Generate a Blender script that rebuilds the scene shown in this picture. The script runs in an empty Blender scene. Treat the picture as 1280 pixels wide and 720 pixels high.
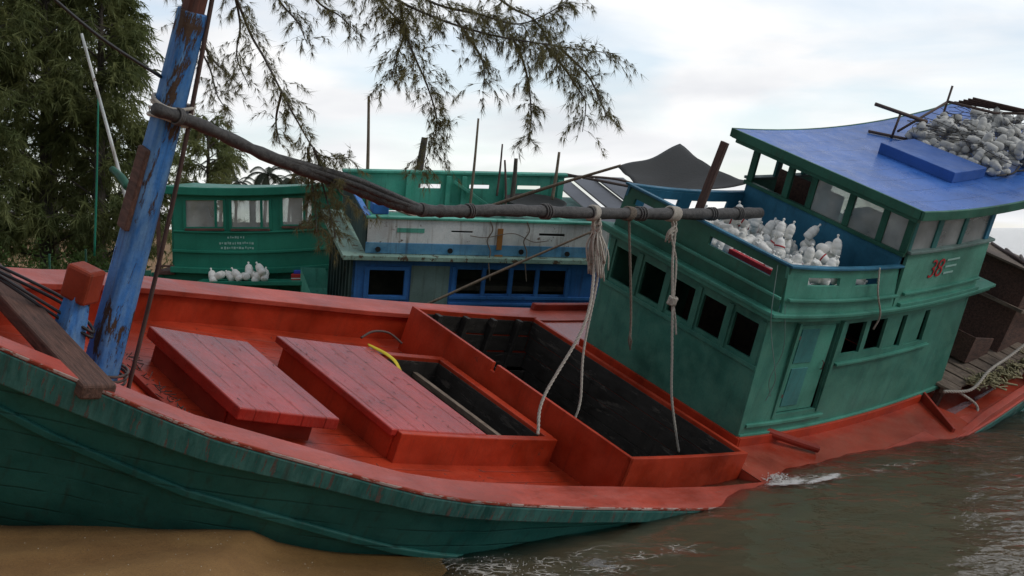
import bpy, math, random
import numpy as np
from mathutils import Vector, Matrix
R_ = math.radians
random.seed(7); rng = np.random.default_rng(7)
SC = bpy.context.scene
COL = SC.collection

# ------------------------------------------------------------------ camera
cd = bpy.data.cameras.new('camera'); cam = bpy.data.objects.new('camera', cd); COL.objects.link(cam)
cam.location = (0, 0, 3.255); cam.rotation_euler = (R_(90 - 2.71), 0, 0)
cd.sensor_width = 36; cd.lens = 1619.3 / 1280 * 36
cd.clip_start = .1; cd.clip_end = 5000
SC.camera = cam
SC.render.engine = 'CYCLES'
SC.cycles.use_denoising = True
SC.cycles.max_bounces = 8; SC.cycles.transparent_max_bounces = 16
SC.cycles.sample_clamp_indirect = 6; SC.cycles.volume_bounces = 2
SC.view_settings.view_transform = 'Standard'; SC.view_settings.look = 'None'
SC.view_settings.exposure = .12; SC.view_settings.gamma = 1

# ------------------------------------------------------------------ sky
SUN_EL, SUN_AZ = 36, 104          # azimuth measured clockwise from +Y
w = bpy.data.worlds.new('World'); SC.world = w; w.use_nodes = True
nt = w.node_tree; N = nt.nodes; L = nt.links; N.clear()
out = N.new('ShaderNodeOutputWorld'); mix = N.new('ShaderNodeMixShader')
sky = N.new('ShaderNodeTexSky'); sky.sky_type = 'NISHITA'; sky.sun_disc = False
sky.sun_elevation = R_(SUN_EL); sky.sun_rotation = R_(SUN_AZ); sky.dust_density = .4; sky.air_density = 1.0; sky.ozone_density = 2
b1 = N.new('ShaderNodeBackground'); b1.inputs[1].default_value = .15; L.new(sky.outputs[0], b1.inputs[0])
tc = N.new('ShaderNodeTexCoord')
sep = N.new('ShaderNodeSeparateXYZ'); L.new(tc.outputs['Generated'], sep.inputs[0])
zz = N.new('ShaderNodeMath'); zz.operation = 'MAXIMUM'; zz.inputs[1].default_value = .0; L.new(sep.outputs[2], zz.inputs[0])
za = N.new('ShaderNodeMath'); za.operation = 'ADD'; za.inputs[1].default_value = .16; L.new(zz.outputs[0], za.inputs[0])
dx = N.new('ShaderNodeMath'); dx.operation = 'DIVIDE'; L.new(sep.outputs[0], dx.inputs[0]); L.new(za.outputs[0], dx.inputs[1])
dy = N.new('ShaderNodeMath'); dy.operation = 'DIVIDE'; L.new(sep.outputs[1], dy.inputs[0]); L.new(za.outputs[0], dy.inputs[1])
cmb = N.new('ShaderNodeCombineXYZ'); L.new(dx.outputs[0], cmb.inputs[0]); L.new(dy.outputs[0], cmb.inputs[1])
n1 = N.new('ShaderNodeTexNoise'); n1.inputs['Scale'].default_value = 1.15; n1.inputs['Detail'].default_value = 7; n1.inputs['Roughness'].default_value = .5
n1.inputs['Distortion'].default_value = .35
mp1 = N.new('ShaderNodeMapping'); mp1.inputs['Location'].default_value = (0.3, 9.4, 4.0); L.new(cmb.outputs[0], mp1.inputs[0]); L.new(mp1.outputs[0], n1.inputs['Vector'])
r1 = N.new('ShaderNodeValToRGB'); r1.color_ramp.elements[0].position = .38; r1.color_ramp.elements[1].position = .55
r1.color_ramp.elements[0].color = (.5, .5, .5, 1); L.new(n1.outputs[0], r1.inputs[0])
n2 = N.new('ShaderNodeTexNoise'); n2.inputs['Scale'].default_value = 1.5; n2.inputs['Detail'].default_value = 6
n2.inputs['Roughness'].default_value = .45; n2.inputs['Distortion'].default_value = .4
mp = N.new('ShaderNodeMapping'); mp.inputs['Location'].default_value = (3.3, 1.7, 5); L.new(cmb.outputs[0], mp.inputs[0]); L.new(mp.outputs[0], n2.inputs['Vector'])
r2 = N.new('ShaderNodeValToRGB')
r2.color_ramp.elements[0].position = .32; r2.color_ramp.elements[0].color = (.69, .705, .74, 1)
r2.color_ramp.elements[1].position = .62; r2.color_ramp.elements[1].color = (.92, .92, .92, 1)
L.new(n2.outputs[0], r2.inputs[0])
b2 = N.new('ShaderNodeBackground'); L.new(r2.outputs[0], b2.inputs[0])
# cloud brightness weighted by direction, dimmed behind and left to darken what faces there
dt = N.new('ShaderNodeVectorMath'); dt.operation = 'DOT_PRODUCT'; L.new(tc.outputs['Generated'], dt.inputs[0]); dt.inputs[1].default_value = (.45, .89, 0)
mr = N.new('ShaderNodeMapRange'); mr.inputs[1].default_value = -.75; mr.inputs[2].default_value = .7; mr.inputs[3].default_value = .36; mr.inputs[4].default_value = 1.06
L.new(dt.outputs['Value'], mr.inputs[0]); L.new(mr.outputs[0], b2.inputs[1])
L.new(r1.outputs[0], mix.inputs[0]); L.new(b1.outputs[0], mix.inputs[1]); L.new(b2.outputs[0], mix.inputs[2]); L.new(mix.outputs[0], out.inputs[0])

sd = bpy.data.lights.new('sun', 'SUN'); sd.energy = .75; sd.angle = R_(16); sd.color = (1, .95, .88)
sun = bpy.data.objects.new('sun', sd); COL.objects.link(sun)
az, el = R_(SUN_AZ), R_(SUN_EL)
sdir = Vector((math.sin(az) * math.cos(el), math.cos(az) * math.cos(el), math.sin(el)))
sun.rotation_euler = sdir.to_track_quat('Z', 'Y').to_euler(); sun.location = (20, 20, 30)

# ------------------------------------------------------------------ helpers
def tag(o, label=None, cat=None, group=None, kind=None):
    if label: o['label'] = label
    if cat: o['category'] = cat
    if group: o['group'] = group
    if kind: o['kind'] = kind
    return o
def empty(name, M=None):
    o = bpy.data.objects.new(name, None); COL.objects.link(o); o.empty_display_size = .2
    if M is not None: o.matrix_world = M
    return o
class MB:
    def __init__(s): s.v = []; s.f = []
    def add(s, vs, fs):
        b = len(s.v); s.v += [tuple(p) for p in vs]; s.f += [tuple(b + i for i in f) for f in fs]; return s
    def grid(s, P, close=False):
        """P: rows x cols of points"""
        n, m = len(P), len(P[0]); b = len(s.v)
        s.v += [tuple(p) for r in P for p in r]
        for i in range(n - 1):
            for j in range(m if close else m - 1):
                k = (j + 1) % m
                s.f.append((b + i * m + j, b + i * m + k, b + (i + 1) * m + k, b + (i + 1) * m + j))
        return s
    def box(s, x0, x1, y0, y1, z0, z1, fn=None, n=1, rot=None, at=None):
        fn = fn or (lambda x, y, z: (x, y, z)); rings = []
        for i in range(n + 1):
            x = x0 + (x1 - x0) * i / n
            ring = [(x, y0, z0), (x, y1, z0), (x, y1, z1), (x, y0, z1)]
            if rot is not None: ring = [tuple(rot @ Vector(p) + Vector(at)) for p in ring]
            rings.append([fn(*p) for p in ring])
        b = len(s.v); s.grid(rings, True)
        s.f.append((b + 3, b + 2, b + 1, b)); e = b + 4 * n; s.f.append((e, e + 1, e + 2, e + 3))
        return s
    def cells(s, us, vs, t, fn, holes=()):
        """a board in (u,v) with thickness t and rectangular openings; fn(u,v,w)->point, w from 0 to t"""
        us = sorted(set([round(u, 4) for u in us] + [round(a, 4) for h in holes for a in h[:2]]))
        vs = sorted(set([round(q, 4) for q in vs] + [round(a, 4) for h in holes for a in h[2:]]))
        def full(i, j):
            if not (0 <= i < len(us) - 1 and 0 <= j < len(vs) - 1): return False
            u, q = (us[i] + us[i + 1]) / 2, (vs[j] + vs[j + 1]) / 2
            return not any(h[0] < u < h[1] and h[2] < q < h[3] for h in holes)
        ids = {}
        def vid(i, j, k):
            if (i, j, k) not in ids:
                ids[(i, j, k)] = len(s.v); s.v.append(tuple(fn(us[i], vs[j], t * k)))
            return ids[(i, j, k)]
        for i in range(len(us) - 1):
            for j in range(len(vs) - 1):
                if not full(i, j): continue
                s.f.append((vid(i, j, 0), vid(i + 1, j, 0), vid(i + 1, j + 1, 0), vid(i, j + 1, 0)))
                s.f.append((vid(i, j, 1), vid(i, j + 1, 1), vid(i + 1, j + 1, 1), vid(i + 1, j, 1)))
                if not full(i - 1, j): s.f.append((vid(i, j, 0), vid(i, j + 1, 0), vid(i, j + 1, 1), vid(i, j, 1)))
                if not full(i + 1, j): s.f.append((vid(i + 1, j, 0), vid(i + 1, j, 1), vid(i + 1, j + 1, 1), vid(i + 1, j + 1, 0)))
                if not full(i, j - 1): s.f.append((vid(i, j, 0), vid(i, j, 1), vid(i + 1, j, 1), vid(i + 1, j, 0)))
                if not full(i, j + 1): s.f.append((vid(i, j + 1, 0), vid(i + 1, j + 1, 0), vid(i + 1, j + 1, 1), vid(i, j + 1, 1)))
        return s
    def tube(s, pts, r, n=8, caps=True):
        pts = [Vector(p) for p in pts]; m = len(pts)
        rs = r if isinstance(r, (list, tuple)) else [r] * m
        rings = []; up = None
        for i, p in enumerate(pts):
            t = (pts[min(i + 1, m - 1)] - pts[max(i - 1, 0)]).normalized()
            if up is None: up = t.orthogonal().normalized()
            a = (up - t * up.dot(t)); a = a.normalized() if a.length > 1e-6 else t.orthogonal().normalized()
            up = a; b = t.cross(a)
            rings.append([p + (a * math.cos(q) + b * math.sin(q)) * rs[i] for q in [2 * math.pi * k / n for k in range(n)]])
        b0 = len(s.v); s.grid(rings, True)
        if caps:
            s.f.append(tuple(b0 + n - 1 - k for k in range(n))); e = b0 + n * (m - 1); s.f.append(tuple(e + k for k in range(n)))
        return s
    def rope(s, pts, r, strands=3, pitch=.16, n=5, step=.02):
        """laid rope: strands twisted round the path"""
        pts = [Vector(p) for p in pts]; seg = [(pts[i + 1] - pts[i]).length for i in range(len(pts) - 1)]
        tot = sum(seg); m = max(8, int(tot / step)); P = []
        for k in range(m + 1):
            d = tot * k / m; i = 0
            while i < len(seg) - 1 and d > seg[i]: d -= seg[i]; i += 1
            P.append(pts[i].lerp(pts[i + 1], min(1, d / max(seg[i], 1e-6))))
        for q in range(strands):
            S_ = []; up = None
            for k, p in enumerate(P):
                t = (P[min(k + 1, m)] - P[max(k - 1, 0)]).normalized()
                if up is None: up = t.orthogonal().normalized()
                up = (up - t * up.dot(t)).normalized(); b = t.cross(up)
                an = 2 * math.pi * (tot * k / m / pitch + q / strands)
                S_.append(p + (up * math.cos(an) + b * math.sin(an)) * r * .52)
            s.tube(S_, r * .56, n)
        return s
    def lathe(s, prof, n=12, fn=None):
        rings = [[(r * math.cos(2 * math.pi * k / n), r * math.sin(2 * math.pi * k / n), z) for k in range(n)] for r, z in prof]
        if fn: rings = [[fn(*p) for p in r] for r in rings]
        b0 = len(s.v); s.grid(rings, True); s.f.append(tuple(b0 + n - 1 - k for k in range(n)))
        e = b0 + n * (len(prof) - 1); s.f.append(tuple(e + k for k in range(n))); return s
    def build(s, name, m, parent=None, bevel=0, smooth=False, seg=2):
        me = bpy.data.meshes.new(name); me.from_pydata(s.v, [], s.f); me.update()
        if m: me.materials.append(m)
        o = bpy.data.objects.new(name, me); COL.objects.link(o)
        if parent is not None: o.parent = parent
        if smooth: me.polygons.foreach_set('use_smooth', [True] * len(me.polygons))
        if bevel:
            bv = o.modifiers.new('bevel', 'BEVEL'); bv.width = bevel; bv.segments = seg; bv.limit_method = 'ANGLE'; bv.angle_limit = R_(35)
        return o

def smoothpath(pts, n=8):
    """Catmull-Rom through the points"""
    P = [Vector(p) for p in pts]; P = [P[0] * 2 - P[1]] + P + [P[-1] * 2 - P[-2]]; o = []
    for i in range(1, len(P) - 2):
        for k in range(n):
            t = k / n; a, b, c, d = P[i - 1], P[i], P[i + 1], P[i + 2]
            o.append(.5 * ((2 * b) + (c - a) * t + (2 * a - 5 * b + 4 * c - d) * t * t + (3 * b - a - 3 * c + d) * t ** 3))
    o.append(P[-2]); return o

# ------------------------------------------------------------------ materials
def nodes(name):
    m = bpy.data.materials.new(name); m.use_nodes = True; t = m.node_tree
    return m, t, t.nodes, t.links, t.nodes['Principled BSDF']
def noise(t, vec, scale, detail=4, rough=.55, dist=0):
    n = t.nodes.new('ShaderNodeTexNoise'); n.inputs['Scale'].default_value = scale; n.inputs['Detail'].default_value = detail
    n.inputs['Roughness'].default_value = rough; n.inputs['Distortion'].default_value = dist; t.links.new(vec, n.inputs['Vector']); return n.outputs[0]
def ramp(t, fac, p0, p1, c0=(0, 0, 0, 1), c1=(1, 1, 1, 1)):
    r = t.nodes.new('ShaderNodeValToRGB'); e = r.color_ramp.elements
    e[0].position = p0; e[1].position = p1; e[0].color = c0; e[1].color = c1; t.links.new(fac, r.inputs[0]); return r.outputs[0]
def mixc(t, fac, a, b, mode='MIX'):
    n = t.nodes.new('ShaderNodeMix'); n.data_type = 'RGBA'; n.blend_type = mode
    if isinstance(fac, (int, float)): n.inputs[0].default_value = fac
    else: t.links.new(fac, n.inputs[0])
    for s, x in ((6, a), (7, b)):
        if isinstance(x, tuple): n.inputs[s].default_value = (*x[:3], 1)
        else: t.links.new(x, n.inputs[s])
    return n.outputs[2]
def mth(t, op, a, b):
    n = t.nodes.new('ShaderNodeMath'); n.operation = op
    for i, x in enumerate((a, b)):
        if isinstance(x, (int, float)): n.inputs[i].default_value = x
        else: t.links.new(x, n.inputs[i])
    return n.outputs[0]
def mapping(t, vec, scale=(1, 1, 1), loc=(0, 0, 0), rot=(0, 0, 0)):
    n = t.nodes.new('ShaderNodeMapping'); n.inputs['Scale'].default_value = scale; n.inputs['Location'].default_value = loc
    n.inputs['Rotation'].default_value = rot; t.links.new(vec, n.inputs[0]); return n.outputs[0]

def paint(name, col, wear=(.16, .11, .07), chips=.62, rough=.42, streak=.35, streakcol=(.05, .03, .02), tone=.22, fade=None, fadeamt=.3,
          planks=None, grain=(1, 1, 1), bump=.25, chipscale=5, spec=.22):
    """old brushed boat paint: tone drift, chips down to the wood, drip stains, brush bump; planks=(axis, spacing) adds seams"""
    m, t, n, l, p = nodes(name)
    tcn = n.new('ShaderNodeTexCoord'); V = tcn.outputs['Object']
    big = noise(t, V, .9, 5, .6); mid = noise(t, mapping(t, V, grain), 3.5, 6, .65)
    dark = tuple(c * (1 - tone * 1.6) for c in col); lite = tuple(min(1, c * (1 + tone) + .01) for c in col)
    c = mixc(t, ramp(t, big, .35, .65), dark, lite)
    if fade: c = mixc(t, mth(t, 'MULTIPLY', ramp(t, mid, .42, .7), fadeamt), c, fade)
    st = noise(t, mapping(t, V, (5, 5, .35)), 2.2, 5, .6)
    c = mixc(t, mth(t, 'MULTIPLY', ramp(t, st, .55, .78), streak), c, streakcol)
    sp = noise(t, V, 38, 3, .7)
    c = mixc(t, mth(t, 'MULTIPLY', ramp(t, sp, .45, .75), .18), c, (.02, .02, .02))
    ch = noise(t, mapping(t, V, grain), chipscale, 9, .74, .3)
    cm = ramp(t, ch, chips, chips + .03)
    wd = mixc(t, noise(t, mapping(t, V, (1, 1, 8)), 9, 4), tuple(x * .35 for x in wear), wear)
    c = mixc(t, cm, c, wd)
    hsum = mth(t, 'ADD', mth(t, 'MULTIPLY', noise(t, mapping(t, V, (1, 1, 1)), 14, 6, .7), .35), mth(t, 'MULTIPLY', cm, -.35))
    if planks:
        ax, sp_, off = planks
        sx = n.new('ShaderNodeSeparateXYZ'); l.new(V, sx.inputs[0])
        wob = mth(t, 'MULTIPLY', mth(t, 'SUBTRACT', noise(t, V, 1.5, 2), .5), .05)
        q = mth(t, 'FRACT', mth(t, 'DIVIDE', mth(t, 'ADD', mth(t, 'ADD', sx.outputs[ax], off), wob), sp_), 0)
        d = mth(t, 'ABSOLUTE', mth(t, 'SUBTRACT', q, .5), 0)
        seam = ramp(t, d, .5 - .012 / sp_, .5 - .003 / sp_)
        brk = ramp(t, noise(t, V, 2.5, 3), .38, .52)
        seam = mth(t, 'MULTIPLY', seam, brk)
        c = mixc(t, mth(t, 'MULTIPLY', seam, .5), c, tuple(x * .18 for x in col))
        hsum = mth(t, 'ADD', hsum, mth(t, 'MULTIPLY', seam, -.6))
    l.new(c, p.inputs['Base Color'])
    p.inputs['Specular IOR Level'].default_value = spec
    rr = ramp(t, mid, .3, .7, (rough * .7,) * 3 + (1,), (min(1, rough * 1.4),) * 3 + (1,)); l.new(mixc(t, cm, rr, (.85, .85, .85)), p.inputs['Roughness'])
    b = n.new('ShaderNodeBump'); b.inputs['Strength'].default_value = bump; b.inputs['Distance'].default_value = .03
    l.new(hsum, b.inputs['Height']); l.new(b.outputs[0], p.inputs['Normal'])
    return m
def wood(name, a, b, scale=(1, 1, 1), rough=.8, bump=.5, stain=.3):
    m, t, n, l, p = nodes(name); tcn = n.new('ShaderNodeTexCoord'); V = tcn.outputs['Object']
    g = noise(t, mapping(t, V, scale), 6, 8, .7, .6); c = mixc(t, ramp(t, g, .3, .72), a, b)
    c = mixc(t, mth(t, 'MULTIPLY', ramp(t, noise(t, V, 1.6, 5), .5, .7), stain), c, (.015, .013, .012))
    l.new(c, p.inputs['Base Color']); p.inputs['Roughness'].default_value = rough
    bb = n.new('ShaderNodeBump'); bb.inputs['Strength'].default_value = bump; bb.inputs['Distance'].default_value = .02
    l.new(g, bb.inputs['Height']); l.new(bb.outputs[0], p.inputs['Normal']); return m
def plain(name, col, rough=.6, var=.25, scale=8, metal=0, bump=.1, spec=.5):
    m, t, n, l, p = nodes(name); tcn = n.new('ShaderNodeTexCoord'); V = tcn.outputs['Object']
    g = noise(t, V, scale, 5, .65)
    l.new(mixc(t, g, tuple(c * (1 - var) for c in col), tuple(min(1, c * (1 + var)) for c in col)), p.inputs['Base Color'])
    p.inputs['Roughness'].default_value = rough; p.inputs['Metallic'].default_value = metal; p.inputs['Specular IOR Level'].default_value = spec
    bb = n.new('ShaderNodeBump'); bb.inputs['Strength'].default_value = bump; bb.inputs['Distance'].default_value = .02
    l.new(g, bb.inputs['Height']); l.new(bb.outputs[0], p.inputs['Normal']); return m
def leafmat(name, a, b, rough=.6):
    m, t, n, l, p = nodes(name); tcn = n.new('ShaderNodeTexCoord'); V = tcn.outputs['Object']
    c = mixc(t, ramp(t, noise(t, V, 1.2, 3), .35, .65), a, b)
    c = mixc(t, mth(t, 'MULTIPLY', noise(t, V, 40, 2), .5), c, tuple(x * .5 for x in a))
    l.new(c, p.inputs['Base Color']); p.inputs['Roughness'].default_value = rough
    p.inputs['Specular IOR Level'].default_value = .25
    tl = n.new('ShaderNodeBsdfTranslucent'); l.new(c, tl.inputs[0]); mx = n.new('ShaderNodeMixShader'); mx.inputs[0].default_value = .45
    l.new(p.outputs[0], mx.inputs[1]); l.new(tl.outputs[0], mx.inputs[2]); l.new(mx.outputs[0], n['Material Output'].inputs[0])
    return m
def glass(name, col=(.55, .58, .56), tr=.45, dirt=.5):
    m, t, n, l, p = nodes(name); tcn = n.new('ShaderNodeTexCoord'); V = tcn.outputs['Object']
    o = n['Material Output']; g = noise(t, V, 1.4, 4, .5, .2)
    l.new(mixc(t, g, tuple(c * .75 for c in col), col), p.inputs['Base Color']); p.inputs['Roughness'].default_value = .16
    trn = n.new('ShaderNodeBsdfTransparent'); trn.inputs[0].default_value = (.75, .8, .78, 1); mx = n.new('ShaderNodeMixShader')
    l.new(ramp(t, g, .3, .7, (dirt * .6,) * 3 + (1,), (dirt * 1.4,) * 3 + (1,)), mx.inputs[0])
    l.new(trn.outputs[0], mx.inputs[1]); l.new(p.outputs[0], mx.inputs[2])
    gl = n.new('ShaderNodeBsdfGlossy'); gl.inputs['Roughness'].default_value = .06
    fr = n.new('ShaderNodeFresnel'); fr.inputs[0].default_value = 1.5; m2 = n.new('ShaderNodeMixShader')
    l.new(fr.outputs[0], m2.inputs[0]); l.new(mx.outputs[0], m2.inputs[1]); l.new(gl.outputs[0], m2.inputs[2]); l.new(m2.outputs[0], o.inputs[0])
    return m

M = {}
RED = (.40, .032, .007)
M['deck_red'] = paint('red deck paint', RED, wear=(.10, .05, .03), chips=.66, rough=.42, streak=.45, streakcol=(.12, .02, .012), fade=(.50, .07, .025), fadeamt=.3, tone=.26)
M['cap_red'] = paint('worn gunwale red', (.42, .055, .028), wear=(.32, .18, .13), chips=.65, rough=.42, streak=.3, fade=(.46, .11, .08), fadeamt=.45, grain=(.5, 2, 2), spec=.38)
M['hatch_red'] = paint('worn hatch red', (.37, .024, .014), wear=(.26, .09, .06), chips=.66, rough=.26, streak=.35, fade=(.40, .065, .045), fadeamt=.4, tone=.3,
                       planks=(0, .3, .1), grain=(5, .7, 2), bump=.4, chipscale=3.5, spec=.32)
M['quarter_red'] = paint('wet quarterdeck red', (.38, .045, .02), wear=(.12, .05, .03), chips=.74, rough=.2, streak=.1, fade=(.38, .11, .07), fadeamt=.5, spec=.5)
M['dark_red'] = paint('oxide red paint', (.28, .028, .013), wear=(.09, .04, .03), chips=.72, rough=.5, streak=.4)
M['hull_green'] = paint('hull sea green', (.017, .125, .104), wear=(.10, .09, .07), chips=.73, rough=.42, streak=.6, streakcol=(.03, .028, .016), fade=(.05, .17, .14), fadeamt=.35, planks=(2, .19, 0), bump=.3)
M['rail_green'] = paint('worn rail green', (.022, .115, .098), wear=(.17, .12, .10), chips=.56, rough=.65, streak=.9, streakcol=(.05, .035, .025), fade=(.09, .22, .19), fadeamt=.8, grain=(3, 3, .5), chipscale=6)
M['house_green'] = paint('deckhouse green', (.045, .195, .145), wear=(.15, .14, .10), chips=.72, rough=.45, streak=.45, streakcol=(.02, .08, .08), fade=(.11, .28, .20), fadeamt=.5)
M['bulwark_green'] = paint('light bulwark green', (.055, .25, .18), wear=(.2, .17, .12), chips=.73, rough=.5, streak=.35, streakcol=(.03, .10, .08), fade=(.14, .33, .26), fadeamt=.35)
M['panel_green'] = paint('faded side panel green', (.085, .29, .21), wear=(.2, .17, .12), chips=.73, rough=.5, streak=.35, streakcol=(.05, .15, .11), fade=(.18, .40, .32), fadeamt=.45)
M['dark_green'] = paint('roof edge green', (.028, .13, .085), wear=(.12, .1, .07), chips=.72, rough=.5, streak=.5)
M['door_blue'] = paint('blue green door paint', (.04, .19, .18), wear=(.12, .1, .08), chips=.74, rough=.5)
M['in_blue'] = paint('inner bulwark blue', (.035, .17, .27), wear=(.12, .13, .13), chips=.70, rough=.5, streak=.4, streakcol=(.02, .05, .07))
M['roof_blue'] = paint('roof blue', (.035, .135, .46), wear=(.16, .2, .3), chips=.72, rough=.30, streak=.0, tone=.2, fade=(.08, .20, .52), fadeamt=.4, planks=(1, .42, .1), grain=(1, 1, 1), bump=.2, spec=.28)
M['box_blue'] = paint('roof box blue', (.035, .115, .38), wear=(.2, .22, .3), chips=.76, rough=.4, streak=.0, tone=.12)
M['mast_blue'] = paint('mast blue', (.045, .19, .50), wear=(.12, .075, .05), chips=.55, rough=.5, streak=.7, streakcol=(.03, .025, .03), grain=(2.5, 2.5, .55), bump=.6, fade=(.28, .46, .60), fadeamt=.55, chipscale=3)
M['mast_wood'] = wood('rusty mast head', (.05, .02, .015), (.2, .07, .045), (4, 4, .5))
M['timber'] = wood('old red brown timber', (.035, .018, .013), (.17, .085, .06), (6, .6, 3), stain=.5)
M['cap_orange'] = paint('orange red cap', (.28, .04, .015), wear=(.1, .05, .04), chips=.66, rough=.5, streak=.7)
M['hold_wood'] = paint('blackened hold planks', (.026, .023, .020), wear=(.12, .105, .09), chips=.57, rough=.55, streak=.5, streakcol=(.004, .004, .004), fade=(.05, .045, .04), fadeamt=.7, grain=(.8, 1, 4), bump=.6, chipscale=2.2)
M['grey_wood'] = wood('weathered grey plank', (.07, .05, .035), (.30, .23, .17), (4, .7, 2), stain=.4)
M['brown_wood'] = wood('dark brown board', (.035, .02, .016), (.17, .085, .06), (1, 4, 4))
M['post_wood'] = wood('brown post', (.04, .022, .018), (.14, .085, .07), (5, 5, .5))
M['bamboo'] = wood('dry bamboo', (.08, .06, .04), (.25, .19, .13), (5, 5, 1))
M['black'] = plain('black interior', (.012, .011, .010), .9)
M['dim'] = wood('dim cabin boards', (.04, .035, .028), (.12, .10, .07))
M['boom'] = wood('black wrapped pole', (.018, .017, .017), (.09, .085, .08), (3, 3, 3), rough=.6, bump=.8)
M['tape'] = plain('grey tarp lashing', (.10, .095, .09), .7, bump=.5, scale=30)
M['rope'] = plain('old pale rope', (.44, .40, .34), .9, .35, 30, bump=.6)
M['rope_dark'] = plain('dirty brown rope', (.16, .13, .10), .9, .4, 30, bump=.6)
M['straw'] = plain('straw coloured net', (.30, .27, .15), .9, .4, 20, bump=.6)
M['cable'] = plain('black hose', (.02, .02, .022), .5)
M['float'] = plain('white float plastic', (.80, .79, .74), .42, .12, 12)
M['float_old'] = plain('weathered float plastic', (.50, .50, .47), .6, .3, 9)
M['float_cord'] = plain('red float cord', (.4, .02, .03), .8)
M['net_dark'] = plain('dark net cord', (.05, .045, .04), .9)
M['glass'] = glass('hazy window glass', (.70, .73, .71), dirt=.5)
M['glass_white'] = glass('whitened window glass', (.85, .88, .86), dirt=.42)
M['yellow'] = plain('yellow cloth', (.65, .52, .03), .8, .2)
M['red_num'] = plain('red lettering', (.42, .015, .02), .6, .1)
M['pale'] = plain('pale lettering', (.30, .50, .44), .7, .1)
M['white_board'] = paint('old white board', (.74, .76, .74), wear=(.20, .13, .08), chips=.61, rough=.6, streak=.95, streakcol=(.20, .15, .10), fade=(.50, .60, .60), fadeamt=.5)
M['mid_blue'] = paint('trim blue', (.04, .17, .46), wear=(.12, .1, .08), chips=.70, rough=.5, streak=.5)
M['pale_blue'] = paint('faded blue band', (.10, .29, .48), wear=(.2, .18, .15), chips=.68, rough=.6, streak=.6, fade=(.22, .42, .52), fadeamt=.5)
M['mid_green'] = paint('bright sea green', (.085, .38, .28), wear=(.14, .12, .09), chips=.64, rough=.5, streak=.8, streakcol=(.04, .10, .08), fade=(.16, .42, .33), fadeamt=.4)
M['mid_cap'] = paint('pale green ledge', (.26, .40, .33), wear=(.16, .11, .07), chips=.56, rough=.6, streak=.8, streakcol=(.07, .06, .04))
M['mossy'] = paint('mossy side boards', (.03, .06, .055), wear=(.12, .12, .10), chips=.60, rough=.8, streak=.9, streakcol=(.02, .025, .02), grain=(4, 4, .6))
M['grey_panel'] = paint('grey green panel', (.16, .24, .22), wear=(.1, .08, .06), chips=.68, rough=.6, streak=.6)
M['left_green'] = paint('teal boat green', (.014, .20, .13), wear=(.1, .1, .08), chips=.76, rough=.45, streak=.3, streakcol=(.01, .10, .07), tone=.12)
M['sill_brown'] = wood('brown window sill', (.06, .03, .025), (.16, .08, .06))
M['tarp'] = plain('black shade net', (.022, .024, .024), .75, .3, 20, bump=.4)
M['sheet'] = plain('dark roofing sheet', (.06, .065, .075), .4, .4, 4)
M['bark'] = wood('grey brown bark', (.03, .025, .02), (.11, .09, .07), (4, 4, 1), bump=1)
M['needle_near'] = leafmat('casuarina needles near', (.17, .16, .07), (.26, .24, .10))
M['needle_far'] = leafmat('casuarina needles far', (.13, .165, .06), (.25, .27, .10))
M['broadleaf'] = leafmat('broad leaves', (.06, .10, .025), (.12, .19, .05))
M['palm'] = leafmat('palm leaves', (.05, .065, .045), (.08, .10, .07))
M['galv'] = plain('rusty steel', (.09, .06, .05), .7, .4, 20)

# ------------------------------------------------------------------ main boat frame (x aft, y to the far side, z up), heeled towards the beach
RB = Matrix(((0.68107, -0.65372, 0.32983), (0.72784, 0.65362, -0.20744), (-0.07998, 0.38134, 0.92097)))
RB = RB.to_quaternion().to_matrix()
OB = Vector((1.54424, 18.00081, .77943))
MWB = Matrix.Translation(OB) @ RB.to_4x4()
def Sh(x): return .00967 * x * x if x < 0 else .019 * x * x        # sheer
def dk(x, y, z): return (x, y, z + Sh(x))                          # deck space: heights above the sheer
CX, CB, LEAN = .64, .253, -.199
def cb(x, y, z):                                                   # deckhouse space: raked forward, follows the sheer
    X = CX + x + LEAN * z
    return (X, y, CB + z + Sh(X))
def wB(p): return RB @ Vector(p) + OB
GX = [-11.0, -10.6, -10, -9.5, -9, -8.5, -8, -7.5, -7, -6.5, -6, -5.5, -5, -4, -3, -2, -1, 0, 1, 2, 3.5, 5, 6.5, 8, 9.6]
GB = [.06, .24, .56, .84, 1.12, 1.43, 1.70, 1.91, 2.08, 2.25, 2.39, 2.49, 2.55, 2.64, 2.70, 2.77, 2.82, 2.84, 2.82, 2.78, 2.68, 2.56, 2.42, 2.28, 2.05]
GZ = [1.50, 1.40, 1.26, 1.12, 1.00, .88, .77, .70, .62, .54, .46, .405, .36, .285, .22, .165, .13, .125, .15, .21, .36, .58, .89, 1.27, 1.78]
def gb(x): return float(np.interp(x, GX, GB))
def gz(x): return float(np.interp(x, GX, GZ))
def capw(x): return float(np.interp(x, [-11, -10, -8.5, -6, -3, 0, 9], [.05, .22, .33, .33, .40, .42, .40]))
def fine(x0, x1, st=.25):
    n = max(1, int(round((x1 - x0) / st))); return [x0 + (x1 - x0) * i / n for i in range(n + 1)]
XS = fine(-11, 9.6, .2)

boat = empty('fishing_boat', MWB)
tag(boat, 'large heeled fishing boat with red deck, blue mast and green cabin under a blue roof', 'boat')

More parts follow.
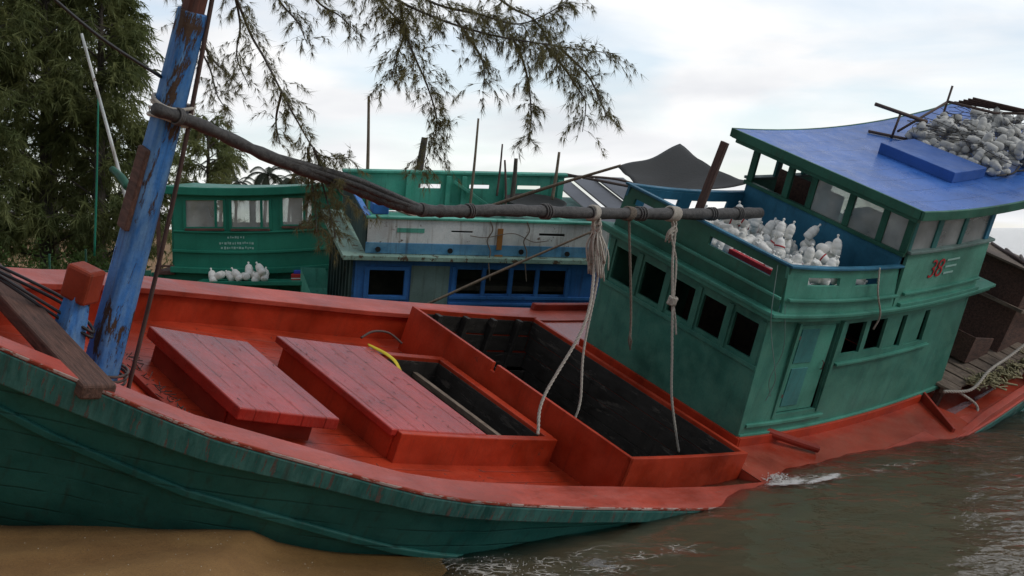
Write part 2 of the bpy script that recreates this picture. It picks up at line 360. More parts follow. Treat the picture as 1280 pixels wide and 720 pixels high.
# hull skin: one shell from rail to keel
def section(x, sgn):
    b, g = gb(x), gz(x); k = float(np.interp(x, [-11, -10.6, -10, -9, -8, -5, 0, 6, 9.6], [.9, .1, -.5, -1.0, -1.15, -1.35, -1.5, -1.3, -.6]))
    d = min(1, b / 1.2); dep = float(np.interp(x, [-11, -9, -7, -5, 9], [.3, .60, .66, .73, .73]))
    pts = [(b, g), (b - .03 * d, g - .22 * min(1, dep)), (b - .10 * d, g - dep * .65), (b - .16 * d, g - dep), (b - .26 * d, g - dep - .30), (b * .80 - .12 * d, (g - dep) * .45 + k * .55), (b * .5, (g - dep) * .15 + k * .85), (.03, k)]
    return [(x, sgn * y, max(z, k) if i < 7 else z) for i, (y, z) in enumerate(pts)]
m = MB()
m.grid([section(x, -1) for x in XS]); m.grid([section(x, 1)[::-1] for x in XS])
e = section(9.6, -1) + section(9.6, 1)[::-1][1:]
m.add(e, [tuple(range(len(e)))])
hull = m.build('hull', M['hull_green'], boat, smooth=True)
def strip(f0, xs, parent, name, mat, bevel=.01):
    """f0(x)-> 4 corner points of the section at x"""
    m = MB(); P = [f0(x) for x in xs]; m.grid(P, True); n = len(P[0])
    m.f.append(tuple(range(n))[::-1]); m.f.append(tuple(n * (len(P) - 1) + i for i in range(n)))
    return m.build(name, mat, parent, bevel)
for s in (-1, 1):
    def rub(x):
        b, g = gb(x), gz(x); h = float(np.interp(x, [-11, -9, -7, 0], [.30, .27, .19, .14]))
        return [(x, s * (b - .02), g - .012), (x, s * (b + .07), g - .004), (x, s * (b + .055), g - h), (x, s * (b - .05), g - h)]
    strip(rub, XS, hull, 'rub_rail', M['rail_green'], .015)
    def strk(x):
        b, g = gb(x), gz(x); d = min(1, b / 1.2); dep = float(np.interp(x, [-11, -9, -7, -5, 9], [.3, .60, .66, .73, .73]))
        y = b - .15 * d; z = g - dep
        return [(x, s * (y + .005), z + .05), (x, s * (y + .045), z + .035), (x, s * (y + .035), z - .035), (x, s * (y - .04), z - .05)]
    strip(strk, XS, hull, 'chine_strake', M['hull_green'], .012)
    def cap(x):
        b, g, c = gb(x), gz(x), capw(x)
        return [(x, s * (b + .05), g - .03), (x, s * (b + .05), g + .035), (x, s * max(.01, b - c), g + .035), (x, s * max(.01, b - c), g - .03)]
    strip(cap, XS, boat, 'gunwale_cap', M['cap_red'], .008)
    def inn(x):
        b, g, c = gb(x), gz(x), capw(x); y = max(.012, b - c + .05)
        return [(x, s * y, g - .02), (x, s * (y + .04), g - .02), (x, s * (y + .04), Sh(x) - .32), (x, s * y, Sh(x) - .32)]
    strip(inn, fine(-10.8, .1, .2), boat, 'bulwark', M['deck_red'], 0)
def edg(x):
    b, g = gb(x), gz(x); return [(x, -(b + .053), g + .002), (x, -(b + .068), g + .006), (x, -(b + .066), g + .030), (x, -(b + .053), g + .034)]
strip(edg, fine(-10.5, .4, .2), boat, 'chafed_edge', paint('chafed edge', (.42, .30, .26), wear=(.36, .06, .03), chips=.50, rough=.7, streak=.6, streakcol=(.03, .14, .11), grain=(1, 3, 3), chipscale=4), .004)
# stem post at the bow
MB().box(-11.25, -10.95, -.09, .09, .3, 1.85).build('stem_post', M['dark_red'], boat, .02)

# deck forward of the house, with openings for hatch and hold
DK = -.25
def dfn(u, v, w_): return dk(u, v, DK - w_)
def deckpoly():
    m = MB(); xs = fine(-10.6, .02, .22) + [-3.80, -2.72, -5.1, -2.44]; xs = sorted(set([round(x, 3) for x in xs]))
    prev = None
    for i in range(len(xs) - 1):
        x0, x1 = xs[i], xs[i + 1]; xm = (x0 + x1) / 2
        y0, y1 = gb(x0) - capw(x0) + .08, gb(x1) - capw(x1) + .08
        if -2.44 < xm: spans = [(-9, -2.04), (2.04, 9)]
        elif -5.1 < xm < -2.72: spans = [(-9, -1.03), (1.03, 9)]
        else: spans = [(-9, 9)]
        for a, b in spans:
            def cl(y, lim): return max(-lim, min(lim, y))
            m.add([dk(x0, cl(a, y0), DK), dk(x1, cl(a, y1), DK), dk(x1, cl(b, y1), DK), dk(x0, cl(b, y0), DK)], [(0, 1, 2, 3)])
    return m
M['floor_red'] = paint('deck planking red', RED, wear=(.10, .05, .03), chips=.64, rough=.35, streak=.1, fade=(.46, .07, .025), fadeamt=.3, tone=.3, planks=(1, .24, .05), grain=(.6, 3, 1), bump=.4, spec=.3)
deckpoly().build('deck', M['floor_red'], boat)

# hold: coaming boards + dark lined interior
m = MB(); RZ = .385
m.cells([-2.08, 2.08], [DK - .02, RZ], .06, lambda u, v, w_: dk(-2.47 + w_, u, v), holes=[(.31, .385, RZ - .10, RZ + .01)])
fw = m.build('hold_front_board', M['deck_red'], boat, .008)
MB().cells(fine(-2.47, .03, .4), [DK - .02, RZ], .06, lambda u, v, w_: dk(u, -2.08 + w_, v)).build('hold_side_board', M['deck_red'], boat, .008)
MB().cells(fine(-2.41, .03, .4), [DK - .02, RZ], .06, lambda u, v, w_: dk(u, 2.02 + w_, v)).build('hold_side_board', M['deck_red'], boat, .008)
MB().cells([-2.02, 2.02], [DK - .02, RZ - .01], .07, lambda u, v, w_: dk(-.03 + w_, u, v)).build('hold_rear_board', M['deck_red'], boat, .008)
m = MB()
def hz_(x, y, z): return (x, y, z)
for i in range(7):          # lining planks, stepping in towards the bilge
    z0 = RZ - .06 - i * .24; ins = .012 * (i % 2) + i * i * .02
    m.box(-2.40, -.04, 2.005 - ins, 2.016 - ins + .0, z0 - .235, z0, dk, 3)
    m.box(-2.40, -.04, -2.016 + ins, -2.005 + ins, z0 - .235, z0, dk, 3)
    m.box(-2.405, -2.39, -2.0 + ins, 2.0 - ins, z0 - .235, z0, dk); m.box(-.045, -.032, -2.0 + ins, 2.0 - ins, z0 - .235, z0, dk)
m.box(-2.4, -.04, -2, 2, -1.36, -1.30, dk)
hl = m.build('hold_lining', M['hold_wood'], boat, .006)
m = MB()
for xx in (-2.05, -1.5, -.95, -.4): m.box(xx - .04, xx + .04, 1.90, 2.0, -1.3, RZ - .03, dk); 
for yy, zz_ in ((1.2, -.75), (.2, -1.0), (-.8, -1.05)): m.box(-2.38, -.05, yy - .06, yy + .06, zz_ - .05, zz_ + .05, dk, 3)
m.build('hold_frame', M['hold_wood'], boat, .01)

# small hatch coaming with two covers
m = MB(); CZ = .10
for s in (-1, 1): m.box(-5.2, -2.62, min(s * 1.02, s * 1.12), max(s * 1.02, s * 1.12), DK - .01, CZ, dk, 5)
m.box(-5.22, -5.10, -1.02, 1.02, DK - .01, CZ, dk); m.box(-2.74, -2.60, -1.02, 1.02, DK - .01, CZ - .003, dk)
m.box(-3.88, -3.80, -1.02, 1.02, CZ - .10, CZ - .003, dk)
m.build('hatch_coaming', M['deck_red'], boat, .01)
m = MB(); m.box(-5.1, -2.74, -1.02, 1.02, -1.0, -.95, dk, 3)
for s in (-1, 1): m.box(-5.1, -2.74, min(s * 1.0, s * 1.018), max(s * 1.0, s * 1.018), -.95, CZ - .05, dk, 3)
m.box(-2.76, -2.742, -1, 1, -.95, CZ - .05, dk)
m.build('hatch_lining', M['hold_wood'], boat)
MB().box(-3.16, -3.08, -1.0, 1.0, -.16, -.09, dk).build('hatch_batten', M['grey_wood'], boat, .005)
def cover(x0, x1, y0, y1, ztop, th, name):
    m = MB(); m.box(x0, x1, y0, y1, ztop - th, ztop, dk, 4); return m.build(name, M['hatch_red'], boat, .018, seg=3)
c1 = cover(-7.19, -5.92, -.93, .86, .115, .13, 'hatch_cover')
m = MB()
for ya in (-.72, .74): m.box(-7.08, -6.05, ya, ya + .08, DK - .01, -.016, dk, 3)
for xx in (-7.1, -6.1): m.box(xx, xx + .08, -.64, .74, DK - .01, -.016, dk)
m.build('hatch_coaming', M['dark_red'], boat, .01)
c2 = cover(-5.29, -3.80, -1.05, 1.19, .112, .085, 'hatch_cover')
# low frame beam and wet debris line before the first hatch
MB().box(-7.62, -7.45, -1.3, 1.25, DK, DK + .07, dk).build('deck_beam', M['dark_red'], boat, .012)

# mast, head, cheek plank, lashing, stay
m = MB()
def oct_(x, y, z, a, b):
    c = .72; return [(x + a * p, y + b * q, z) for p, q in ((-1, -c), (-c, -1), (c, -1), (1, -c), (1, c), (c, 1), (-c, 1), (-1, c))]
zs = [(-8.13, .38, .145), (-8.14, 1.2, .135), (-8.16, 2.2, .125), (-8.18, 3.2, .115), (-8.21, 3.98, .11)]
m.grid([oct_(x, 0, z, r, r * .92) for x, z, r in zs], True)
b0 = len(m.v); m.f.append(tuple(range(b0 - 8, b0)))
mast = m.build('mast', M['mast_blue'], boat, .012)
MB().grid([oct_(-8.21, 0, 3.97, .085, .08), oct_(-8.23, 0, 4.6, .08, .075)], True).build('mast_head', M['mast_wood'], mast, .01)
MB().box(-8.33, -8.275, -.08, .08, 1.95, 2.72).build('cheek_plank', M['timber'], mast, .015)
m = MB()
for k in range(4): 
    z = 3.02 + k * .045
    m.tube([(-8.15 + .185 * math.cos(a), .175 * math.sin(a), z + .02 * math.sin(a * 2 + k)) for a in [i * math.pi / 12 for i in range(25)]], .017, 6)
m.build('lashing', M['rope'], mast, smooth=True)
m = MB()
for k in range(3): m.tube([(-8.065 + .19 * math.cos(a), .18 * math.sin(a), .47 + k * .04 + .015 * math.sin(a + k)) for a in [i * math.pi / 12 for i in range(25)]], .014, 6)
m.build('foot_chain', M['galv'], mast, smooth=True)
MB().tube(smoothpath([(-7.92, -.2, .35), (-7.95, -.18, 1.4), (-8.0, -.16, 2.5), (-8.06, -.12, 3.4), (-8.11, -.05, 4.3)]), .021, 8).build('mast_stay', M['post_wood'], mast, smooth=True)

# bitt with cap
m = MB()
m.grid([[(-8.55 - a, -a * 1.1, z), (-8.55 - a, a * 1.1, z), (-8.55 + a, a * 1.1, z), (-8.55 + a, -a * 1.1, z)] for a, z in ((.13, .42), (.12, .8), (.09, 1.15), (.08, 1.3))], True)
bitt = m.build('mooring_bitt', M['mast_blue'], boat, .01)
rt = Matrix.Rotation(R_(25), 3, 'Z')
MB().box(-.115, .115, -.135, .135, -.16, .16, rot=rt, at=(-8.54, .0, 1.40)).build('bitt_cap', M['cap_orange'], bitt, .03)

# raised quarterdeck
m = MB(); P = []
for x in fine(.04, 5.72, .3) + fine(5.80, 9.5, .3):
    yy = gb(x) - .02; wl_ = .22 if x > 5.75 else 0; P.append([(x, -yy, gz(x) + .005), (x, -max(1.9, yy - .38 * (wl_ > 0)), Sh(x) + .15), (x, -1.75, Sh(x) + .15 - wl_), (x, 1.9, Sh(x) + .15 - wl_), (x, yy, gz(x) + .005)])
m.grid(P)
m.add([(.04, -gb(0), -.3), (.04, gb(0), -.3), (.04, gb(0), .13), (.04, 1.9, .15), (.04, -1.9, .15), (.04, -gb(0), .13)], [(0, 1, 2, 3, 4, 5)])
m.build('quarterdeck', M['quarter_red'], boat)
m = MB(); m.add([(.05, -2.12, .11), (.05, -2.12, -.24), (-.0, -2.06, .16), (.42, -2.5, .0), (.04, -2.5, -.24)], [(0, 1, 4, 3), (0, 3, 2)])
m.build('deck_bracket', M['dark_red'], boat)
# far side raised rail aft of hold
def fr(x):
    b, g = gb(x), gz(x); return [(x, b - .06, g), (x, b + .03, g), (x, b + .03, g + .14), (x, b - .06, g + .14)]
strip(fr, fine(.8, 9.4, .3), boat, 'far_side_rail', M['dark_red'], .015)
def fr2(x):
    b, g = gb(x), gz(x); h = .16 * min(1, (x - 5.2) / 1.0); return [(x, -b + .10, g), (x, -b - .02, g), (x, -b - .02, g + h), (x, -b + .10, g + h)]
strip(fr2, fine(5.25, 9.4, .3), boat, 'near_side_rail', M['cap_red'], .015)
# base plank of house in red, fender log
MB().box(-.02, 4.9, -1.57, -1.5, -.16, .03, cb, 10).build('house_sill', M['deck_red'], boat, .01)
MB().box(-.05, -.0, -1.56, 1.56, -.2, .02, cb, 1).build('house_sill', M['deck_red'], boat, .01)
MB().tube([cb(.72, -1.45, .03), cb(1.05, -1.75, .0), cb(1.35, -2.0, -.03)], [.062, .062, .058], 12).build('fender_log', M['dark_red'], boat, .01)
# low bulkhead of the stern well
m = MB(); q0, q1 = Vector((5.75, -1.30, Sh(5.75) + .16)), Vector((5.15, -2.40, gz(5.15) + .02)); dv = Vector((.05, -.03, 0))
m.add([q0 - Vector((0, 0, .2)), q1 - Vector((0, 0, .2)), q1 + Vector((0, 0, .10)), q0 + Vector((0, 0, .16)), q0 + dv - Vector((0, 0, .2)), q1 + dv - Vector((0, 0, .2)), q1 + dv + Vector((0, 0, .10)), q0 + dv + Vector((0, 0, .16))],
      [(0, 1, 2, 3), (7, 6, 5, 4), (3, 2, 6, 7), (0, 3, 7, 4), (1, 5, 6, 2), (0, 4, 5, 1)])
m.build('stern_bulkhead', M['dark_red'], boat, .012)

# ------------------------------------------------------------------ deckhouse
H = 1.78; YW = 1.5
house = empty('deckhouse'); house.parent = boat
def yin(z): return YW - .05 * max(0, z) / H
side = lambda s: (lambda u, v, w_: cb(u, s * (yin(v) - w_), v))
# near side wall (door + windows)
hs = [(.80, 1.84, .30, 1.66), (2.10, 2.60, 1.14, 1.64), (2.72, 3.18, 1.14, 1.64), (3.26, 3.76, 1.10, 1.63), (3.87, 4.43, 1.09, 1.63)]
MB().cells(fine(0, 5.56, .5), [0, H], .05, side(-1), hs).build('side_wall', M['house_green'], house)
MB().cells(fine(0, 5.56, .5), [0, H], .05, side(1)).build('side_wall', M['house_green'], house)
# front wall with five openings
fo = [(-1.33 + i * .56, -.93 + i * .56, 1.13, 1.62) for i in range(5)]
MB().cells([-1.46, 1.46], [0, .6, H], .05, lambda u, v, w_: cb(w_ - .001, u, v), fo).build('front_wall', M['house_green'], house)
MB().cells([-1.46, 1.46], [0, H], .05, lambda u, v, w_: cb(5.5 + w_, u, v)).build('rear_wall', M['house_green'], house)
# corner boards and posts between windows (proud)
MB().box(-.015, .13, -yin(0) - .015, -yin(0) + .02, .0, H, lambda x, y, z: cb(x, y + .05 * max(0, z) / H, z)).build('corner_board', M['house_green'], house, .008)
MB().box(-.03, .0, -1.48, 1.46, 1.0, 1.07, cb).build('front_sill', M['house_green'], house, .008)
for i in range(6): MB().box(-.022, .02, -1.45 + i * .56, -1.36 + i * .56, 1.07, 1.70, cb).build('front_post', M['house_green'], house, .006)
MB().box(2.0, 4.62, -1.525, -1.46, .985, 1.025, cb, 4).build('side_sill', M['bulwark_green'], house, .006)
# closed shutters in the two aft openings, frames round the open ones
for a, b, c, d in hs[3:]:
    MB().box(a + .0, b - .10, -1.435, -1.40, c, d, cb).build('shutter', M['house_green'], house, .006)
# door with two panels
dr = MB().box(.82, 1.76, -1.455, -1.42, .31, 1.65, cb).build('door', M['bulwark_green'], house, .006)
for (a, b, c, d) in ((.90, 1.36, 1.08, 1.60), (.92, 1.34, .40, 1.0)):
    MB().box(a, b, -1.466, -1.452, c, d, cb).build('door_panel', M['door_blue'], dr, .006)
for z_ in (.55, 1.45): MB().box(.80, .90, -1.475, -1.462, z_, z_ + .05, cb).build('hinge', M['galv'], dr, .003)
MB().tube([cb(1.66, -1.47, .95), cb(1.66, -1.50, .97), cb(1.66, -1.50, 1.07), cb(1.66, -1.47, 1.09)], .009, 6).build('handle', M['galv'], dr, smooth=True)
MB().box(.72, .79, -1.512, -1.455, .25, 1.70, cb).build('door_jamb', M['house_green'], house, .006)
MB().box(1.86, 1.93, -1.512, -1.452, .25, 1.70, cb).build('door_jamb', M['house_green'], house, .006)
MB().box(.1, 2.05, -1.535, -1.49, .16, .21, cb, 3).build('door_step', M['bulwark_green'], house, .008)
MB().box(.0, 5.5, -1.535, -1.475, -.01, .06, cb, 12).build('base_board', M['bulwark_green'], house, .008)
m = MB(); m.box(.3, 5.3, -1.2, 1.2, .05, .08, cb, 6); m.box(2.0, 2.05, -1.3, 1.3, .05, 1.7, cb)
m.build('cabin_interior', M['dim'], house)
# roof slab of lower house / upper deck
def ledge(x, y, z): return cb(x, y, z)
m = MB(); m.box(-.13, 5.98, -1.56, 1.56, H - .02, H + .045, cb, 12); m.box(-.17, 6.05, -1.60, 1.60, H + .045, H + .10, cb, 12)
m.build('upper_deck', M['bulwark_green'], house, .012)
MB().box(.25, 3.0, -1.38, 1.38, H + .10, H + .106, cb, 6).build('upper_deck_planking', M['in_blue'], house)
# bulwark of the upper deck
BT = H + .71
yb_ = lambda z: 1.56 - .10 * (z - H) / .7
t_ = .045
MB().cells([-1.50, -.05, .45, 1.50], [H + .10, BT], t_, lambda u, v, w_: cb(.02 + .10 * (v - H) / .7 + w_, u * (1 - .03 * (v - H)), v),
           [(-1.24, -.14, 2.26, 2.375), (.85, 1.30, 2.27, 2.36)]).build('front_bulwark', M['dark_green'], house, .004)
MB().cells(fine(.1, 3.0, .4), [H + .10, BT], t_, lambda u, v, w_: cb(u, -yb_(v) + w_, v), [(.62, 1.43, 2.26, 2.37), (1.86, 2.5, 2.25, 2.35)]).build('side_bulwark', M['bulwark_green'], house, .004)
MB().cells(fine(.1, 3.0, .4), [H + .10, BT], t_, lambda u, v, w_: cb(u, yb_(v) - w_, v), [(.55, 1.35, 2.1, 2.36), (1.65, 2.6, 2.1, 2.36)]).build('side_bulwark', M['in_blue'], house, .004)
m = MB(); m.cells([-1.40, 1.42], [H + .10, BT - .06], .008, lambda u, v, w_: cb(.085 + .10 * (v - H) / .7 + w_, u, v), [(-1.24, -.14, 2.26, 2.375), (.85, 1.30, 2.27, 2.36)])
m.build('bulwark_lining', M['in_blue'], house)
m = MB(); m.box(.09, .2, -1.50, 1.50, BT, BT + .035, cb); m.box(.09, 3.05, -1.51, -1.42, BT + .002, BT + .037, cb, 6)
m.box(.09, 3.05, 1.42, 1.51, BT + .002, BT + .037, cb, 6)
m.build('bulwark_rail', M['in_blue'], house, .008)
m = MB()
m.box(.12, 3.0, -1.60, -1.545, H + .28, H + .32, cb, 6)
m.box(-.06, -.0, -1.54, 1.52, H + .28, H + .32, cb)
m.build('moulding', M['bulwark_green'], house, .008)
for yy in (-1.38, .42, 1.40): MB().box(.13, .20, yy - .035, yy + .035, H + .10, BT, cb).build('bulwark_post', M['in_blue'], house, .006)

# wheelhouse
wh = empty('wheelhouse'); wh.parent = boat
WF, WA = 2.95, 5.48; RZt = 3.42
sidef = lambda s: (lambda u, v, w_: cb(u, s * (1.53 - .03 * (v - 1.9) - w_), v))
wsh = [(3.10, 3.66, 2.79, 3.26), (3.84, 4.44, 2.80, 3.28), (4.58, 5.2, 2.82, 3.30)]
for s in (-1, 1):
    MB().cells(fine(WF + .1, WA, .5), [H + .10, 2.3, 2.72], .05, sidef(s)).build('side_wall', M['panel_green'], wh, .004)
    MB().box(WF + .05, WA + .05, min(s * 1.44, s * 1.56), max(s * 1.44, s * 1.56), 2.72, 2.765, cb, 6).build('window_ledge', M['grey_panel'], wh, .008)
    for a, b in ((3.0, 3.09), (3.68, 3.82), (4.46, 4.57)): MB().box(a, b, min(s * 1.45, s * 1.50), max(s * 1.45, s * 1.50), 2.765, 3.36, cb).build('window_post', M['door_blue'], wh, .006)
    MB().box(WA - .22, WA - .10, min(s * 1.45, s * 1.51), max(s * 1.45, s * 1.51), 2.765, 3.36, cb).build('corner_post', M['in_blue'], wh, .006)
    for a, b in ((3.09, 3.68), (3.82, 4.46), (4.57, 5.26)):
        if s == 1: continue
        MB().box(a, b, min(s * 1.465, s * 1.475), max(s * 1.465, s * 1.475), 2.765, 3.34, cb).build('window_pane', M['glass_white'], wh)
for s in (-1,):
    MB().box(3.2, 5.45, -1.575, -1.52, H + .28, H + .32, cb, 6).build('moulding', M['bulwark_green'], wh, .008)
    MB().box(3.15, 5.5, -1.59, -1.50, H + .10, H + .16, cb, 6).build('moulding', M['bulwark_green'], wh, .008)
# front of wheelhouse: blue dado, sill, posts, panes
FX = 2.95
MB().box(FX, FX + .05, -1.45, 1.45, H + .10, 2.66, cb).build('front_wall', M['in_blue'], wh, .004)
MB().box(FX - .03, FX + .07, -1.49, 1.49, 2.66, 2.72, cb).build('front_sill', M['dark_green'], wh, .006)
for yy in (-1.44, -1.02, -.42, .27, .72, 1.42): MB().box(FX, FX + .06, yy - .055, yy + .055, 2.72, 3.38, cb).build('front_post', M['dark_green'], wh, .006)
MB().box(FX - .01, FX + .05, -1.45, 1.45, 3.27, 3.37, cb).build('front_header', M['dark_green'], wh, .006)
for a, b in ((-1.385, -1.075), (-.965, -.475), (-.365, .215)):
    MB().box(FX + .02, FX + .03, a, b, 2.72, 3.28, cb).build('window_pane', M['glass'], wh)
m = MB(); m.box(3.6, 3.66, .1, 1.35, 1.9, 2.95, cb); m.box(3.9, 4.6, -.9, .2, 1.9, 2.7, cb)
m.build('wheelhouse_interior', M['brown_wood'], wh, .02)
m = MB(); m.box(WA - .1, WA - .05, -1.4, .2, H + .1, 2.85, cb)
m.build('rear_wall', M['dark_green'], wh)
# cabin roof with hatch box
rf = MB(); P = []
rf.box(2.66, 9.2, -1.71, 1.73, 3.335, 3.47, cb, 16)
roof = rf.build('cabin_roof', M['roof_blue'], boat, .012)
m = MB()
m.box(2.625, 9.2, -1.75, -1.705, 3.335, 3.475, cb, 16); m.box(2.625, 9.2, 1.725, 1.765, 3.335, 3.475, cb, 16); m.box(2.615, 2.665, -1.70, 1.72, 3.332, 3.474, cb)
m.box(2.665, 2.76, -1.66, 1.66, 3.27, 3.34, cb)
m.build('roof_fascia', M['dark_green'], roof, .008)
MB().box(5.0, 6.0, -.82, .56, 3.468, 3.65, cb, 3).build('roof_box', M['box_blue'], roof, .012)
# number on the side: converted from text, laid on the wall
def lettering(txt, x, z, size, y, mat, parent, name='lettering', shear=.0, off=.012):
    c = bpy.data.curves.new('t', 'FONT'); c.body = txt; c.size = size; c.extrude = .003; c.offset = off; c.shear = shear; c.space_character = .95
    o = bpy.data.objects.new('t', c); COL.objects.link(o); bpy.context.view_layer.update()
    me = bpy.data.meshes.new_from_object(o.evaluated_get(bpy.context.evaluated_depsgraph_get())); bpy.data.objects.remove(o)
    for v in me.vertices: v.co = Vector(cb(x + v.co.x, y - v.co.z, z + v.co.y))
    me.materials.clear(); me.materials.append(mat)
    q = bpy.data.objects.new(name, me); COL.objects.link(q); q.parent = parent; return q
lettering('38', 3.77, 2.28, .43, -1.528, M['red_num'], wh, 'painted_number', shear=.12, off=-.004)
m = MB()
for k in range(3): m.box(4.25, 4.62 - .04 * k, -1.531, -1.526, 2.52 - k * .11, 2.55 - k * .11, cb)
m.build('painted_stripes', M['pale'], wh)

# stern platform (weathered planks across the stern) on the main boat
m = MB()
rs = random.Random(3)
for i in range(9):
    x0 = 6.02 + i * .30
    m.box(x0, x0 + .27, -1.78 - .10 * i * .5 + rs.uniform(-.1, .15), 1.9, .32 + rs.uniform(-.02, .02), .37 + rs.uniform(-.01, .02), dk)
m.box(6.1, 8.8, -1.66, -1.56, .2, .30, dk, 4)
m.build('stern_platform', M['grey_wood'], boat, .01)
for a, b in ((6.15, -1.6), (7.2, -1.6), (8.5, -1.6), (6.15, 1.5), (8.5, 1.5)): MB().box(a, a + .12, b, b + .12, -.2, .31, dk).build('platform_post', M['brown_wood'], boat, .01)

# ------------------------------------------------------------------ things on the boat
def link_w(mb, name, mat, label, cat, group=None, bevel=0, smooth=False):
    """mesh given in boat coordinates -> its own top level object"""
    o = mb.build(name, mat, None, bevel, smooth); o.matrix_world = MWB
    return tag(o, label, cat, group)

# cat-beam lying across the bow
def bm_(x, y, z): return (x, y, z)
link_w(MB().box(-9.05, -8.74, -1.27, 1.5, .93, 1.07, lambda x, y, z: (x, y, z + .02 * y)), 'timber_beam', M['timber'],
       'heavy worn brown timber lying across the bow rails', 'timber', bevel=.025)
m = MB()
for k in range(2):
    o_ = k * .05
    m.tube(smoothpath([(-9.6, 1.0, 1.42 + o_), (-9.1, .5, 1.22 + o_ * .6), (-8.7, .12, 1.05 + o_), (-8.42, -.16, .95 + o_), (-8.38, .12, .97 + o_), (-8.6, .35, 1.1 + o_), (-9.6, 1.3, 1.3 + o_)]), .015, 6)
link_w(m, 'mooring_cable', M['cable'], 'black cables looped round the blue bitt at the bow', 'cable', smooth=True)

# boom: wrapped dark pole from mast to the upper deck bulwark
bp = [(-8.45, -.22, 3.13), (-7.93, -.17, 3.04), (-7.08, -.12, 2.83), (-6.04, -.05, 2.64), (-5.45, -.02, 2.52), (-4.9, 0, 2.46), (-4.4, 0, 2.49), (-3.52, .0, 2.585), (-2.41, .03, 2.65), (-1.18, .06, 2.74), (.4, .1, 2.87), (1.6, .1, 3.0)]
BPt = smoothpath(bp, 8); n_ = len(BPt)
rad = [.054 + .026 * (i / n_) + .006 * math.sin(i * 1.7) + .004 * math.sin(i * 3.1) for i in range(n_)]
boom = link_w(MB().tube(BPt, rad, 12), 'boom_pole', M['boom'], 'long dark wrapped pole lashed to the blue mast and resting on the cabin bulwark', 'pole', smooth=True)
m = MB()
for k in range(6):
    a0 = k * 1.05; pp = []
    for i, p in enumerate(BPt[14:44]):
        sw = math.sin(math.pi * i / 29); pp.append(p + Vector((0, math.cos(a0) * .05 * sw, math.sin(a0) * .055 * sw + .045 * sw)))
    m.tube(pp, .032, 7)
m.build('tarp_bundle', M['boom'], boom, smooth=True)
m = MB()
for i in (4, 22, 40, 50, 60, 66, 72, 80, 84):
    m = MB()
    for k in range(3):
        c_ = BPt[min(i, n_ - 2)] + (BPt[min(i, n_ - 2) + 1] - BPt[min(i, n_ - 2)]) * (k * .3)
        d_ = (BPt[min(i, n_ - 2) + 1] - BPt[min(i, n_ - 2)]).normalized(); a_ = d_.orthogonal().normalized(); b_ = d_.cross(a_)
        rr = rad[min(i, n_ - 2)] + .012
        m.tube([c_ + (a_ * math.cos(q) + b_ * math.sin(q)) * rr for q in [j * math.pi / 8 for j in range(17)]], .011, 5)
    m.build('lashing', M['tape'], boom, smooth=True)

def bx(x):   # point on the boom at boat x
    for i in range(n_ - 1):
        if BPt[i].x <= x <= BPt[i + 1].x:
            t = (x - BPt[i].x) / (BPt[i + 1].x - BPt[i].x); return BPt[i].lerp(BPt[i + 1], t)
    return BPt[-1]
down = RB.transposed() @ Vector((0, 0, -1))
# ropes
def coil(c, r, n=3, th=.018, m=None):
    m = m or MB()
    for k in range(n):
        off = Vector((.03 * (k - n / 2), 0, 0))
        m.tube([c + off + Vector((.02 * math.sin(q), math.cos(q) * r, math.sin(q) * r)) for q in [j * math.pi / 8 for j in range(17)]], th, 6)
    return m
p0 = bx(-2.05)
m = coil(p0, .085, 3, .02)
m.rope(smoothpath([p0 + down * .08, p0 + down * .5 + Vector((.03, 0, 0)), p0 + down * 1.5 * .55 + Vector((-.0, -.1, -.0)) + (Vector((-2.90, -1.02, .20)) - p0 - down * .8) * .25, p0 + (Vector((-2.90, -1.02, .20)) - p0) * .80 + Vector((.0, .03, -.12)), Vector((-2.90, -1.02, .20))]), .020)
m.rope(smoothpath([p0 + down * .08 + Vector((.04, 0, 0)), p0 + down * .7 + Vector((.1, 0, 0)), p0 + (Vector((-2.2, -.85, .42)) - p0) * .7 + Vector((.15, .05, 0)), Vector((-2.05, -.8, .52)), Vector((-2.1, -.85, .2)), Vector((-2.1, -.85, -.1))]), .016)
link_w(m, 'mooring_rope', M['rope'], 'pale twisted rope running from the pole down to the small red hatch', 'rope', smooth=True)
m = MB(); rr_ = random.Random(5)
top = bx(-1.98)
for k in range(32):       # frayed tassel
    a = rr_.uniform(0, 6.28); q = rr_.uniform(.015, .115); ln = rr_.uniform(.32, .62)
    e1 = top + down * .2 + Vector((math.cos(a) * .03, math.sin(a) * .03, 0)); e2 = e1 + down * ln * .5 + Vector((math.cos(a) * q, math.sin(a) * q, 0))
    e3 = e1 + down * ln + Vector((math.cos(a) * q * (.5 + .6 * rr_.random()), math.sin(a) * q, 0)) + Vector((rr_.uniform(-.04, .04), 0, 0))
    m.tube(smoothpath([top + down * .03, e1, e2, e3], 4), rr_.choice((.007, .01, .013)), 4)
for k in range(4): coil(top + down * (.1 + k * .05), .05 + .012 * (k % 2), 1, .016, m)
link_w(m, 'frayed_rope', M['rope'], 'frayed bunch of pale rope ends hanging knotted from the long dark pole', 'rope', smooth=True)
p1 = bx(-1.35)
m = coil(p1, .08, 4, .016); m.rope(smoothpath([p1 + down * .08, p1 + down * .7 + Vector((.03, 0, 0)), p1 + down * 1.25 + Vector((.05, 0, 0)), p1 + down * 1.62 + Vector((.03, 0, 0))]), .017)
for k in range(8):
    q = p1 + down * 1.5 + Vector((.03, 0, 0)); m.tube([q, q + down * .12 + Vector((rr_.uniform(-.03, .03), rr_.uniform(-.03, .03), 0)), q + down * .24 + Vector((rr_.uniform(-.03, .03), 0, 0))], .006, 4)
link_w(m, 'hanging_rope', M['rope_dark'], 'short thin rope with a frayed end hanging from the pole before the dark house front', 'rope', smooth=True)
p2 = bx(-.42)
